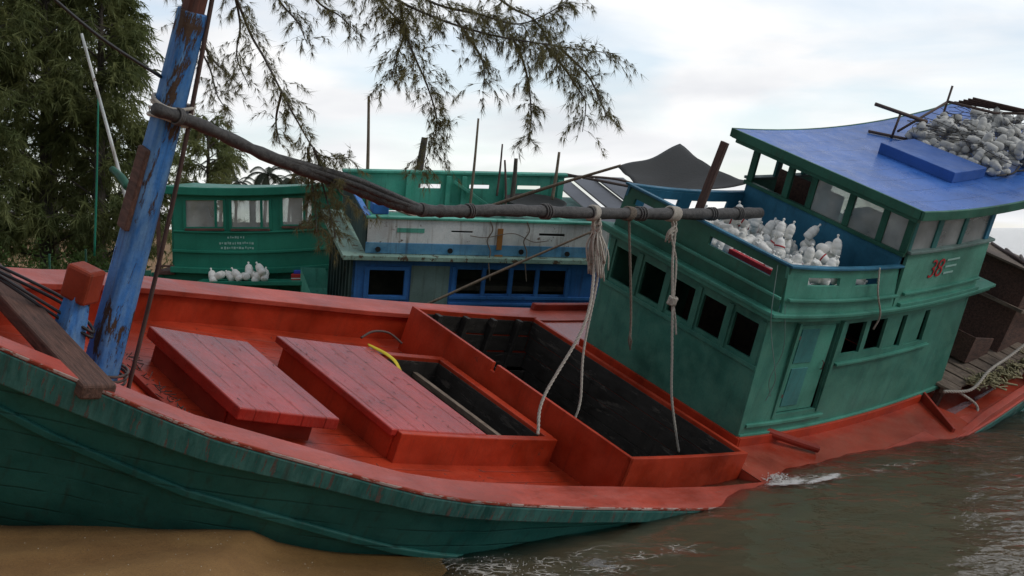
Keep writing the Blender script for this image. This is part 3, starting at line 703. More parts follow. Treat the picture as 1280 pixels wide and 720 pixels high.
m = coil(p2, .09, 6, .017)
kn = p2 + down * 1.15
for k in range(7):
    an = k * .9; m.tube([kn + Vector((math.cos(an + q) * .055, math.sin(an + q) * .05, .05 * math.sin(q * 2 + k))) for q in [j * math.pi / 7 for j in range(13)]], .015, 5)
m.rope(smoothpath([p2 + down * .05, p2 + down * .25 + Vector((.05, 0, 0)), p2 + down * .6, kn, kn + down * .7, kn + down * 1.3, p2 + down * 3.0 + Vector((.10, -.02, 0)), p2 + down * 3.16 + Vector((.13, -.04, 0))]), .018)
m.rope(smoothpath([p2 + down * .05 + Vector((.03, 0, 0)), p2 + down * .3 + Vector((-.03, 0, 0)), p2 + down * .62 + Vector((.08, 0, 0)), kn + Vector((.03, 0, 0)), kn + down * .25 + Vector((.07, 0, 0)), kn + down * .45 + Vector((.09, 0, 0))]), .015)
for k in range(7):
    q = p2 + Vector((rr_.uniform(-.06, .06), -.06, rr_.uniform(-.12, .02))); m.tube(smoothpath([q, q + Vector((.05, -.03, -.08)), q + Vector((-.02, -.03, -.16)), q + Vector((.02, 0, -.26))], 4), .012, 5)
link_w(m, 'knotted_rope', M['rope'], 'long pale rope with a big knot hanging down to the near hold edge', 'rope', smooth=True)

# wooden post rising out of the upper deck
link_w(MB().grid([[(x - .035, y - .055, z), (x - .035, y + .055, z), (x + .035, y + .055, z), (x + .035, y - .055, z)] for x, y, z in ((.50, .35, 2.1), (.38, .27, 3.0), (.30, .22, 3.86))], True)
       .add([(.265, .165, 3.86), (.265, .275, 3.86), (.335, .275, 3.86), (.335, .165, 3.86)], [(0, 1, 2, 3)]),
       'wooden_post', M['post_wood'], 'brown wooden post leaning up behind the green cabin bulwark', 'post', bevel=.008)

# wires at bulwark corner
m = MB()
m.tube(smoothpath([cb(-.18, -1.45, 2.5), cb(-.2, -1.6, 1.8), cb(.1, -1.66, 1.2), cb(.35, -1.6, .9), cb(.3, -1.58, .6)]), .006, 5)
m.tube(smoothpath([cb(.1, -1.56, 2.0), cb(.28, -1.62, 1.4), cb(.2, -1.6, .95), cb(.42, -1.56, .65)]), .005, 5)
link_w(m, 'hanging_wire', M['grey_panel'], 'thin pale wire dangling at the near front corner of the green cabin', 'wire')
m = MB(); m.rope(smoothpath([cb(2.35, -1.5, 2.53), cb(2.3, -1.62, 2.2), cb(2.5, -1.66, 1.85), cb(2.52, -1.62, 1.6)]), .014)
link_w(m, 'short_rope', M['rope'], 'short pale rope hanging over the green side bulwark below the numbered panel', 'rope', smooth=True)
m = MB(); m.rope(smoothpath([(5.7, -1.8, 1.05), (6.2, -2.0, 1.18), (6.7, -1.95, 1.5), (7.4, -1.9, 1.75), (8.2, -1.9, 2.2)]), .026)
m.rope(smoothpath([(6.0, -1.9, 1.1), (6.35, -2.15, .95), (6.2, -2.25, .72)]), .022)
link_w(m, 'stern_rope', M['rope'], 'old pale rope along the weathered stern platform edge', 'rope', smooth=True)
# tangle of net and rope heaped on platform edge
m = MB()
for k in range(150):
    t_x = rr_.random(); c = Vector((6.5 + 2.2 * t_x, -1.9 - .12 * t_x + rr_.gauss(0, .10), 0)); c.z = Sh(c.x) + .39
    m.tube(smoothpath([c + Vector((rr_.uniform(-.22, .22), rr_.uniform(-.10, .10), rr_.uniform(-.02, .07))) for _ in range(4)], 4), rr_.choice((.009, .014)), 4)
link_w(m, 'net_tangle', M['straw'], 'tangle of straw coloured net and rope heaped on the stern platform', 'net', smooth=True)

# yellow strap on the open hatch corner
m = MB(); P = []
for i, (x, y, z) in enumerate(smoothpath([(-3.86, 1.2, .275), (-3.80, 1.12, .27), (-3.72, .98, .26), (-3.66, .86, .22), (-3.62, .76, .12)], 4)):
    wd_ = .010 + .003 * i; P.append([(x + wd_, y + .02, z), (x, y, z + .02), (x - wd_, y - .02 - .004 * i, z)])
m.grid(P)
o = link_w(m, 'yellow_cloth', M['yellow'], 'small yellow cloth strip caught at the corner of the larger hatch cover', 'cloth', smooth=True)
sm = o.modifiers.new('s', 'SOLIDIFY'); sm.thickness = .006
# rusty hook on far bulwark inner
link_w(MB().tube(smoothpath([(-3.3, 1.95, .02), (-3.1, 1.98, .1), (-2.85, 1.95, .1), (-2.7, 1.8, .02)]), .016, 6), 'steel_hook', M['galv'], 'bent rusty steel rod lying by the front hold board', 'rod', smooth=True)
# rubbish line between mast and first hatch
m = MB()
for k in range(50):
    t = rr_.random(); c = Vector((-7.50 + rr_.uniform(-.05, .05), .75 - 1.75 * t, 0)); c.z = Sh(c.x) + DK + .06
    m.tube([c + Vector((rr_.uniform(-.12, .12), rr_.uniform(-.12, .12), rr_.uniform(0, .05))), c, c + Vector((rr_.uniform(-.12, .12), rr_.uniform(-.12, .12), rr_.uniform(0, .05)))], .005, 4)
link_w(m, 'needle_litter', M['hold_wood'], 'dark line of twigs and dirt washed against the first hatch', 'litter').__setitem__('kind', 'stuff')

# fallen casuarina needles over the deck and covers
m = MB()
for k in range(380):
    x_ = rr_.uniform(-8.6, -2.5); y_ = rr_.uniform(-1.9, 2.0)
    if abs(y_) > gb(x_) - capw(x_) - .05: continue
    if -3.8 < x_ < -2.7 and abs(y_) < 1.05: continue
    z_ = .117 if (-7.15 < x_ < -5.95 and -.9 < y_ < .83) or (-5.27 < x_ < -3.82 and -1.02 < y_ < 1.16) else DK + .004
    if z_ < 0 and -7.25 < x_ < -2.55 and abs(y_) < 1.2: continue
    a_ = rr_.uniform(0, 6.28); l_ = rr_.uniform(.02, .06); c_ = Vector((x_, y_, z_ + Sh(x_))); d_ = Vector((math.cos(a_), math.sin(a_), 0)) * l_; e_ = Vector((-d_.y, d_.x, 0)).normalized() * .0035
    m.add([c_ - d_ - e_, c_ + d_, c_ - d_ + e_ + Vector((0, 0, .004))], [(0, 1, 2)])
link_w(m, 'fallen_needles', M['post_wood'], 'brown fallen tree needles scattered on the red deck', 'needles').__setitem__('kind', 'stuff')
# roof fittings
m = MB()
T0 = Vector(cb(6.1, 1.02, 3.47))
def cz(x, y, z): return Vector(cb(x, y, z))
m.tube([cz(6.12, 1.03, 3.47), cz(6.17, 1.03, 3.90)], .022, 6); m.tube([cz(5.85, 1.36, 4.0), cz(6.55, .72, 3.84)], .032, 6)
m.tube([cz(5.9, 1.36, 3.50), cz(6.35, .80, 3.50)], .025, 6)
m.tube([cz(6.2, 1.0, 3.60), cz(7.15, .80, 4.12)], .022, 6)
m.tube([cz(7.15, .80, 3.5), cz(7.15, .80, 4.42)], .02, 6)
m.tube([cz(7.15, .80, 4.13), cz(7.75, .2, 4.05), cz(8.5, -.3, 4.1)], .025, 6)
link_w(m, 'pipe_rack', M['galv'], 'rusty pipe frame standing on the blue roof beside the heap of floats', 'frame', smooth=True)
m = MB()
for k in range(5):
    m.tube([cz(7.3 + k * .05, .75 - k * .05, 4.12 + .03 * k), cz(8.2 + k * .03, .1 - k * .12, 4.06 + .02 * k), cz(9.0, -.35 - k * .1, 4.02)], .02, 5)
link_w(m, 'stick_bundle', M['post_wood'], 'bundle of dark sticks laid on top of the grey floats on the roof', 'sticks', smooth=True)

# floats: fishing net buoys, each its own object
fl = MB(); fl.lathe([(.02, -.14), (.058, -.135), (.076, -.115), (.079, -.05), (.073, -.04), (.079, -.03), (.079, .04), (.070, .055), (.072, .07), (.060, .105), (.036, .128), (.016, .138), (.014, .165), (.022, .175), (.020, .19), (.008, .20)], 12)
proto_me = None
band_proto = MB().lathe([(.080, -.012), (.087, -.006), (.087, .006), (.080, .012)], 12).build('cord_band', M['float_cord'], None, smooth=True)
def floats(region, height, n, mat, label, group, scale, seed, standing=0.15, first=None, cord=True):
    """drop floats one by one on a height field in deckhouse space"""
    global proto_me
    r = random.Random(seed); x0, x1, y0, y1 = region; G = .05
    nx, ny = int((x1 - x0) / G) + 1, int((y1 - y0) / G) + 1; hf = np.full((nx, ny), height[0])
    k = 0; tries = 0; placed = []
    while k < n and tries < n * 30:
        tries += 1
        x, y = r.uniform(x0 + .08, x1 - .08), r.uniform(y0 + .08, y1 - .08)
        up_ = r.random() < standing; an = r.uniform(0, math.pi); rr2 = .075 * scale; hl = .13 * scale
        cells = []
        for i in range(nx):
            for j in range(ny):
                px, py = x0 + i * G - x, y0 + j * G - y
                if up_: ok = px * px + py * py < (rr2 * 1.0) ** 2
                else:
                    u = px * math.cos(an) + py * math.sin(an); q = -px * math.sin(an) + py * math.cos(an); ok = abs(u) < hl and abs(q) < rr2
                if ok: cells.append((i, j))
        if not cells: continue
        vals = sorted(hf[c] for c in cells); base = vals[int(len(vals) * .55)]
        lim = height[1](x, y)
        if base + rr2 > lim: continue
        zc = base + (rr2 if not up_ else .15 * scale)
        for c in cells: hf[c] = max(hf[c], zc + rr2 * .55 if not up_ else zc + .1 * scale)
        o = first[0].copy() if first[0] else None
        if o is None:
            o = fl.build('net_float', mat, None, smooth=True); first[0] = o
        else: COL.objects.link(o)
        tag(o, label, 'float', group)
        if cord and r.random() < .16:
            bd = band_proto.copy() if band_proto.users_collection and k else band_proto
            if bd is not band_proto or bd.parent is None:
                if bd is not band_proto: COL.objects.link(bd)
                bd.parent = o
        d = Vector((math.cos(an), math.sin(an), r.uniform(-.35, .35))) if not up_ else Vector((r.uniform(-.45, .45), r.uniform(-.3, .3), 1))
        if r.random() < .5 and not up_: d = -d
        q = d.to_track_quat('Z', 'Y').to_matrix() @ Matrix.Rotation(r.uniform(0, 6), 3, 'Z')
        o.matrix_world = Matrix.Translation(wB(cb(x, y, zc))) @ (RB @ q).to_4x4() @ Matrix.Scale(scale * r.uniform(.92, 1.06), 4)
        k += 1; placed.append((o, cells, zc + rr2 * .6))
    for o, cells, zt in placed:              # leave out what lies buried inside the heap
        if all(zt < hf[c] - .13 for c in cells) and o is not first[0]:
            for ch in list(o.children): bpy.data.objects.remove(ch)
            bpy.data.objects.remove(o)
    return hf
first = [None]
floats((.28, 2.7, -1.42, 1.0), (H + .12, lambda x, y: 2.86 - .34 * max(0, y + .3) - .12 * max(0, x - 1.4) - .5 * max(0, .55 - x)), 420, M['float'],
       'white plastic net float in the heap inside the green cabin bulwark', 'white floats heaped on the upper deck', .88, 11, .42, first)
first2 = [None]
floats((6.15, 8.6, -.98, .95), (3.49, lambda x, y: 4.02 - .10 * abs(x - 7.5) + (-.15 if x < 6.4 else 0) - .1 * abs(y)), 330, M['float_old'],
       'grey weathered net float heaped under netting on the blue roof', 'grey floats heaped on the roof', .86, 5, .1, first2, cord=False)
if band_proto.parent is None: bpy.data.objects.remove(band_proto)
link_w(MB().box(.30, .42, -1.15, -.35, 2.22, 2.30, cb, 2), 'red_board', M['float_cord'], 'red board lying behind the slot of the front cabin bulwark', 'board', bevel=.01)
m = MB()
for k in range(90):
    a = rr_.uniform(6.1, 8.6); b = rr_.uniform(-.95, .9)
    q = [cb(a + rr_.uniform(-.3, .3) * j, b + rr_.uniform(-.25, .25) * j, 3.95 - .1 * abs(a - 7.5) - .08 * abs(b) + rr_.uniform(0, .06)) for j in (-1, 0, 1, 1.6)]
    m.tube(smoothpath(q, 4), .006, 4)
for k in range(8): m.tube(smoothpath([cb(6.08 + k * .35, -.95 + rr_.uniform(-.05, .02), 3.52 + rr_.uniform(0, .1)), cb(6.25 + k * .35, -1.0, 3.56), cb(6.45 + k * .35, -.96, 3.53 + rr_.uniform(0, .1))], 4), .018, 5)
link_w(m, 'fishing_net', M['net_dark'], 'loose dark net cords spread over the grey roof floats', 'net', smooth=True)

# ------------------------------------------------------------------ stern shed of dark boards on the main boat
m = MB()
m.cells([-1.45, -.9, .9], [.45, .6, 2.05], .04, lambda u, v, w_: (8.0 + w_, u, v + 1.05))
m.cells([8.04, 9.4], [.45, 2.05], .04, lambda u, v, w_: (u, -1.45 + w_, v + 1.05))
m.build('stern_shed', M['brown_wood'], boat, .006)
m = MB(); m.box(7.85, 9.5, -1.6, 1.0, 3.1, 3.14, lambda x, y, z: (x, y, z), 3)
m.box(7.8, 7.88, -1.6, 1.0, 2.42, 2.48); m.box(7.8, 9.4, -1.62, -1.56, 2.42, 2.48)
m.build('shed_trim', M['grey_wood'], boat, .006)
m = MB()
for k in range(5): m.tube([(7.9 + k * .12, -1.45 + .12 * k, 3.17), (9.3, -1.2 + .3 * k, 3.17)], .028, 6)
link_w(m, 'pipe_pile', M['galv'], 'rusty pipes lying on the dark shed at the stern', 'pipes', smooth=True)
link_w(MB().cells([-1.35, -.45], [.0, .45], .03, lambda u, v, w_: (7.05 + w_, u, v + 1.38)).cells([7.05, 7.8], [.0, .45], .03, lambda u, v, w_: (u, -1.38 + w_, v + 1.38))
       .box(7.05, 7.8, -1.38, -.45, 1.36, 1.385), 'wooden_crate', M['brown_wood'], 'dark wooden crate standing on the weathered stern platform', 'crate', bevel=.006)

# ------------------------------------------------------------------ middle boat
MM = Matrix(((.9603, .2775, -.0276), (-.2609, .9291, .2622), (.0984, -.2446, .9646))).to_quaternion().to_matrix()
# columns are along / across / up
MM = Matrix(((0.9603, -0.2609, 0.0984), (0.2775, 0.9291, -0.2446), (-0.0276, 0.2622, 0.9646))).to_quaternion().to_matrix()
OM = Vector((-2.982, 23, 2.763)); MWM = Matrix.Translation(OM) @ MM.to_4x4()
mid = empty('wooden_boat', MWM)
tag(mid, 'old boat with blue windowed deckhouse and weathered white railing board behind the red deck', 'boat')
def hullmesh(xs, prof):
    m = MB(); m.grid([prof(x, -1) + prof(x, 1)[::-1] for x in xs]); n = len(prof(xs[0], 1)) * 2
    m.f.append(tuple(range(n))[::-1]); m.f.append(tuple(n * (len(xs) - 1) + i for i in range(n))); return m
def mprof(x, s):
    t = (x - 3.4) / 6.6; b = 2.4 * max(.03, 1 - abs(t) ** 2.6); z = -1.55 + .7 * abs(t) ** 2
    return [(x, 1.7 + s * b, z), (x, 1.7 + s * b * .95, z - .4), (x, 1.7 + s * b * .75, z - 1.0), (x, 1.7 + s * .05, z - 1.7 + .4 * abs(t))]
hm = hullmesh(fine(-.3, 9.8, .4), mprof).build('hull', M['mid_green'], mid, smooth=False)
MB().cells([.2, 5.1], [-1.75, -.1], .05, lambda u, v, w_: (u, .2 + w_, v),
           [(.51, 1.16, -.82, -.33), (1.30, 1.98, -1.6, -.26), (2.15, 2.62, -.78, -.30), (2.69, 3.14, -.77, -.29), (3.22, 3.66, -.77, -.29), (3.73, 4.26, -.77, -.29)]).build('front_wall', M['mid_blue'], mid, .008)
m = MB(); m.cells([.2, 3.1], [-1.75, -.1], .05, lambda u, v, w_: (.2 + w_, u, v))
for k in range(8): m.box(.165, .205, .22 + k * .37, .26 + k * .37, -1.75, -.13)
m.build('side_wall', M['mossy'], mid)
MB().box(5.05, 5.1, .25, 3.1, -1.75, -.1).build('side_wall', M['mid_blue'], mid)
m = MB()
for a, b, c, d in ((.51, 1.16, -.82, -.33),):
    m.box(a - .09, b + .09, .165, .2, d, d + .07); m.box(a - .09, b + .09, .165, .2, c - .07, c); m.box(a - .09, a, .165, .2, c, d); m.box(b, b + .09, .165, .2, c, d)
for u in (2.08, 2.655, 3.18, 3.695, 4.30): m.box(u - .035, u + .035, .165, .2, -.86, -.24)
m.box(2.02, 4.9, .155, .2, -.86, -.80); m.box(2.02, 4.9, .16, .2, -.98, -.93)
m.build('window_frame', M['mid_blue'], mid, .006)
MB().box(1.28, 2.0, .185, .25, -1.75, -.24).build('door_panel', M['grey_panel'], mid, .006)
m = MB(); m.box(.3, 5.0, .6, 3.0, -1.75, -1.7); m.box(.3, 5, 1.2, 1.25, -1.7, -.2); m.box(2.2, 4.9, .5, .9, -.80, -.70)
m.build('cabin_interior', M['dim'], mid)
MB().box(-.02, 5.05, -.02, 3.3, -.10, -.01).build('roof_deck', M['mid_cap'], mid, .012)
MB().box(.5, 5.0, .3, 3.1, -.01, .012).build('deck_boards', M['mid_green'], mid)
MB().cells([.40, 5.02], [0, .20], .05, lambda u, v, w_: (u, .12 + w_, v)).build('blue_coaming', M['pale_blue'], mid, .006)
MB().cells(fine(.42, 5.0, .8), [.20, .40, .645], .035, lambda u, v, w_: (u, .13 + w_, v),
           [(1.05, 1.22, .44, .47), (1.95, 2.35, .42, .455), (3.62, 4.12, .40, .45)]).build('railing_board', M['white_board'], mid, .006)
MB().box(.9, 4.6, .175, .20, .36, .52).build('slot_dark_backing', M['black'], mid)  # black sheet added behind the railing slots, its colour stands for their shade
MB().box(.95, 1.45, .122, .132, .40, .48).build('green_patch', M['mid_green'], mid)
MB().box(.38, 5.05, .09, .21, .645, .69).build('railing_cap', M['mid_green'], mid, .01)
MB().cells([.2, 3.1], [0, .3, .66], .035, lambda u, v, w_: (.40 + w_, u, v + .03 * u)).build('side_board', M['mossy'], mid)
MB().box(.36, .46, .15, 3.1, .66, .70, lambda x, y, z: (x, y, z + .03 * y)).build('side_cap', M['mid_blue'], mid, .01)
MB().cells(fine(.40, 5.0, .6), [.02, .3, .80], .04, lambda u, v, w_: (u, 3.1 + w_, v + .02 * u), [(1.92, 2.38, .49, .58), (2.98, 3.4, .50, .58), (4.0, 4.5, .50, .58)]).build('rear_bulwark', M['mid_green'], mid, .006)
MB().box(.36, 5.05, 3.04, 3.2, .80, .85, lambda x, y, z: (x, y, z + .02 * x)).build('rear_rail', M['mid_green'], mid, .01)
for u in (1.70, 2.52, 2.85, 3.75, 4.9): MB().box(u - .05, u + .05, 3.02, 3.10, .02, .82).build('rail_post', M['mid_green'], mid, .006)
MB().box(0, 1.0, -.03, .03, -.03, .03, rot=Matrix.Rotation(R_(32), 3, 'Y'), at=(2.62, 3.0, .72)).build('rail_brace', M['mid_green'], mid, .006)
MB().box(.52, .82, .35, .65, .66, .86).build('blue_block', M['mid_blue'], mid, .02)
MB().box(5.05, 6.3, .3, 5.1, -.14, -.02).build('side_deck', M['mid_green'], mid, .01)
MB().cells([.3, 5.0], [-.9, -.14], .05, lambda u, v, w_: (6.2 + w_, u, v)).build('side_wall', M['mid_green'], mid)
for (u, n_0) in ((.62, .08), (1.95, .08), (4.2, .07), (4.75, .08), (3.3, .09)): MB().tube([(u, .115, n_0), (u, .09, n_0)], .05, 8).build('scupper', M['black'], mid)
m = MB(); m.box(2.82, 2.92, .105, .128, .12, .52); m.box(2.80, 2.95, .10, .125, -.1, .02)
m.build('rusty_bracket', plain('orange rust', (.30, .13, .03), .8, .4), mid)
for i, (u0, ww) in enumerate(((5.45, .42), (5.90, .55), (6.42, .7))):
    o = MB().box(u0, u0 + ww, .25, 5.2, .0, .04, lambda x, y, z: (x, y, z + .18 + .07 * i + .02 * y), 1).build('roofing_sheet', M['sheet'], None, .01)
    o.matrix_world = MWM
    tag(o, ['innermost dark grey roofing sheet propped at the right end of the green deck', 'middle dark grey roofing sheet of the three at the green deck end', 'outer dark roofing sheet nearest the big cabin'][i], 'roofing sheet', 'dark roofing sheets on the middle boat')
m = MB(); m.tube(smoothpath([(5.5, 4.6, .40), (5.55, 4.6, .56), (6.6, 4.4, .60), (7.2, 3.8, .52), (7.3, 3.6, .4)]), .028, 6); m.tube([(5.4, 4.2, .7), (7.4, 2.2, .75)], .03, 6)
o = m.build('bent_pipe', M['galv'], None, smooth=True); o.matrix_world = MWM; tag(o, 'bent dark pipe rail above the roofing sheets on the middle boat', 'rail')
o = MB().lathe([(.0, -.02), (.45, .0), (.60, .06), (.64, .12), (.62, .125), (.57, .08), (.42, .03), (.0, .02)], 28).build('round_tub', M['tarp'], None, smooth=True)
o.matrix_world = MWM @ Matrix.Translation((4.2, 2.4, .40)); tag(o, 'round black tub resting on the green upper deck of the middle boat', 'tub')
o = MB().box(-.3, .3, -.1, .1, 0, .03).build('bread_board', M['bamboo'], None, .005); o.name = 'wooden_board'
o.matrix_world = MWM @ Matrix.Translation((1.25, .6, .60)) @ Matrix.Rotation(R_(20), 4, 'Y'); tag(o, 'short pale board lying on the middle boat by its blue block', 'board')
# dangling strings on the white board
for u, wh_ in ((2.65, 'left'), (3.35, 'middle'), (4.7, 'right')):
    o = MB().tube(smoothpath([(u, .10, .68), (u + .06, .08, .5), (u - .03, .07, .3), (u + .05, .07, .1), (u + .02, .0, -.1), (u + .08, .0, -.45)]), .012, 5).build('frayed_string', M['rope_dark'], None, smooth=True)
    o.matrix_world = MWM; tag(o, wh_ + ' one of three frayed strings hanging down over the weathered white railing board', 'string', 'strings on the white railing board')
o = MB().tube(smoothpath([(2.3, .09, .38), (2.6, .07, .36), (3.1, .07, .45), (3.5, .07, .30), (3.8, .07, .33)]), .008, 5).build('slack_string', M['rope_dark'], None, smooth=True)
o.matrix_world = MWM; tag(o, 'slack brown string strung sideways along the weathered white railing board', 'string')

def at(px, py, Y):   # a point at depth Y seen in direction of the reference view, used to place far things in world space
    d = Vector(((px - 640) / 1619.3, 1, -(py - 360) / 1619.3)); c, s = math.cos(R_(-2.71)), math.sin(R_(-2.71))
    d = Vector((d.x, c * d.y - s * d.z, s * d.y + c * d.z)); return Vector((0, 0, 3.255)) + d * (Y / d.y)
def pole(px0, py0, px1, py1, Y0, Y1, r, mat, name, label, cat, group=None):
    a, b = at(px0, py0, Y0), at(px1, py1, Y1); k = a.lerp(b, .5) + Vector((.01, 0, .02))
    o = MB().tube(smoothpath([a - a, k - a, b - a], 6), [r, r, r, r, r, r, r * .95, r * .9, r * .85, r * .85, r * .8, r * .8, r * .75], 7).build(name, mat, None, smooth=True)
    o.location = a; return tag(o, label, cat, group)
pole(458, 262, 461, 120, 26, 26, .035, M['bamboo'], 'bamboo_pole', 'tallest upright brown pole at the left end of the middle boat rail', 'pole', 'poles standing on the middle boat')
pole(587, 262, 598, 148, 26, 26, .028, M['bamboo'], 'bamboo_pole', 'thin grey pole standing mid way along the green rear rail', 'pole', 'poles standing on the middle boat')
pole(621, 245, 628, 180, 26, 26, .022, M['post_wood'], 'bamboo_pole', 'short dark pole with a thick tip behind the green rail', 'pole', 'poles standing on the middle boat')
pole(632, 262, 631, 200, 25.2, 25.2, .025, M['post_wood'], 'bamboo_pole', 'dark stake standing at the black tub', 'pole', 'poles standing on the middle boat')
pole(640, 250, 645, 198, 26, 26, .05, M['bark'], 'bamboo_pole', 'short stout post behind the green rail', 'pole', 'poles standing on the middle boat')
pole(690, 250, 699, 190, 26, 26, .035, M['bamboo'], 'bamboo_pole', 'grey pole at the right end of the green rail', 'pole', 'poles standing on the middle boat')
pole(600, 262, 776, 207, 23.2, 22, .032, M['bamboo'], 'awning_pole', 'slanting bamboo pole holding the corner of the black shade net', 'pole')
pole(528, 383, 748, 286, 20.6, 20.6, .022, M['bamboo'], 'slanting_stick', 'thin crooked stick slanting across the blue windows of the middle boat', 'stick')
pole(516, 255, 531, 172, 30, 30, .10, M['bark'], 'bare_trunk', 'leafless grey trunk rising behind the middle boat rail', 'trunk')
# black shade net awning
A, B_, C_, D_ = at(771, 208, 22), at(850, 180, 23.6), at(942, 228, 22.6), at(815, 250, 20.9)
m = MB(); P = []
for i in range(17):
    row = []
    for j in range(17):
        u, q = i / 16, j / 16; p = A * (1 - u) * (1 - q) + B_ * u * (1 - q) + C_ * u * q + D_ * (1 - u) * q
        sag = -.16 * math.sin(math.pi * u) ** 1 * math.sin(math.pi * q) - .10 * math.sin(math.pi * q) * (u > .99) - .05 * math.sin(math.pi * u) * (q < .01)
        p = p + Vector((0, 0, sag + .02 * math.sin(9 * u + 4 * q) + .012 * math.sin(21 * q))); row.append(p - A)
    P.append(row)
m.grid(P); o = m.build('shade_net', M['tarp'], None, smooth=True); o.location = A
s_ = o.modifiers.new('s', 'SOLIDIFY'); s_.thickness = .012
tag(o, 'black shade net stretched as an awning between the middle boat and the big cabin', 'awning')

# ------------------------------------------------------------------ left green boat
ML = Matrix(((1, 0, 0), (0, .9986, -.0523), (0, .0523, .9986)))
MWL = Matrix.Translation((-7.339, 27, 2.394)) @ ML.to_4x4()
lb = empty('green_boat', MWL)
tag(lb, 'bright green wooden boat with white curtained cabin windows, at the left beyond the red deck', 'boat')
cr = lambda u: .05 * ((u - 1.55) / 1.5) ** 2 * 1.0
def lf(u, v, w_): return (u, w_ + .05 * (v < .2) * 0, v + cr(u))
wl = [(.55, 1.36, .82, 1.42), (1.50, 2.31, .82, 1.42), (2.56, 3.2, .84, 1.44)]
MB().cells(fine(.30, 3.9, .3), [-.02, .3, 1.5], .05, lf, wl).build('front_wall', M['left_green'], lb, .005)
MB().cells([0.0, 2.6], [-.02, 1.5], .05, lambda u, v, w_: (3.9 + w_, u, v + .2), [(.4, 1.2, .85, 1.4), (1.5, 2.3, .85, 1.4)]).build('side_wall', M['left_green'], lb, .005)
MB().cells([0.05, 2.6], [-.02, 1.5], .05, lambda u, v, w_: (.25 + w_, u, v + .06), [(.4, 1.2, .85, 1.4), (1.5, 2.3, .85, 1.4)]).build('side_wall', M['left_green'], lb, .005)
MB().cells([.3, 3.9], [-.02, 1.5], .05, lambda u, v, w_: (u, 2.6 + w_, v + cr(u)), wl).build('rear_wall', M['left_green'], lb, .005)
MB().box(.05, 4.1, -.14, 2.9, 1.50, 1.67, lf and (lambda x, y, z: (x, y, z + cr(x))), 12).build('roof', M['left_green'], lb, .02)
m = MB(); m.box(.27, 4.0, -.05, -.005, .30, .36, lambda x, y, z: (x, y, z + cr(x)), 10)
m.box(.24, 4.05, -.12, .06, -.12, .0, lambda x, y, z: (x, y, z + cr(x)), 10); m.box(.3, 4.0, -.04, -.003, .72, .76, lambda x, y, z: (x, y, z + cr(x)), 10)
m.build('moulding', M['left_green'], lb, .012)
for a, b, c, d in wl:
    fr_ = MB().cells([a - .04, b + .04], [c - .03, d + .02], .03, lambda u, v, w_: (u, -.02 + w_, v + cr((a + b) / 2)), [(a + .02, b - .02, c + .03, d - .02)]).build('window_frame', M['left_green'], lb, .004)
    MB().box(a, b, -.045, .0, c - .05, c - .0, lambda x, y, z: (x, y, z + cr((a + b) / 2))).build('window_sill', M['sill_brown'], fr_, .006)
    MB().box(a, b, .02, .03, c, d, lambda x, y, z: (x, y, z + cr((a + b) / 2))).build('window_pane', M['glass_white'], fr_)
    MB().box(b - .2, b - .15, -.01, .02, c, d, lambda x, y, z: (x, y, z + cr((a + b) / 2))).build('window_bar', M['left_green'], fr_)
MB().cells([-.2, 3.9], [-1.3, -.1], .05, lambda u, v, w_: (u, .1 + w_, v)).build('lower_wall', M['left_green'], lb, .005)
for u in (.0, 1.05, 2.4): MB().box(u, u + .04, .05, .1, -1.3, -.12).build('wall_batten', M['left_green'], lb)
m = MB()
m.box(-.06, .02, -.0, .06, -.1, 1.5); m.box(-.1, .3, -.02, 2.4, -.14, -.06); m.box(-.1, .3, .0, .05, .02, .06)
m.build('side_post', M['sill_brown'], lb, .008)
m = MB(); rr3 = random.Random(9)
for row, (a, b, z) in enumerate(((1.42, 1.78, .62), (1.25, 1.95, .50), (1.28, 1.98, .40))):
    u = a
    while u < b:
        l_ = rr3.uniform(.02, .05); m.box(u, u + l_, -.006, -.001, z + rr3.uniform(-.01, .01), z + rr3.uniform(.03, .05)); u += l_ + rr3.uniform(.012, .03)
m.build('painted_writing', M['pale'], lb)
def lprof(x, s):
    t = (x - 1.5) / 7.5; b = 2.1 * max(.03, 1 - abs(t) ** 2.4); z = -.62 + .8 * abs(t) ** 2
    return [(x, 1.6 + s * b, z), (x, 1.6 + s * b * .93, z - .5), (x, 1.6 + s * b * .7, z - 1.3), (x, 1.6 + s * .05, z - 2.1 + .6 * abs(t))]
hullmesh(fine(-5.9, 8.9, .4), lprof).build('hull', M['left_green'], lb, smooth=False)
m = MB()
for k in range(3): m.box(-2.2 + k * .75, -2.16 + k * .75, -.35, -.31, -.5, .32 + .1 * (k % 2))
m.box(-2.75, -.1, -.36, -.28, -.12, -.02); m.box(-2.9, -.1, -.5, 1.8, -.32, -.26)
m.build('deck_rail', M['dark_green'], lb, .008)
MB().box(.9, 3.1, -.68, .08, -.30, -.22).build('side_shelf', M['left_green'], lb, .008)
o = MB().box(0, .32, 0, .25, 0, .10).box(0, .32, 0, .25, .12, .2).build('tackle_box', plain('red plastic', (.5, .02, .02), .4), None, .01)
MB().box(.0, .32, 0, .25, .10, .12).build('box_band', M['float'], o); MB().box(.05, .3, .03, .22, .2, .27).build('box_lid', plain('blue plastic', (.03, .06, .5), .4), o, .01)
o.matrix_world = MWL @ Matrix.Translation((2.78, -.3, -.30)); tag(o, 'small red and white box with a blue lid on the green boat', 'box')
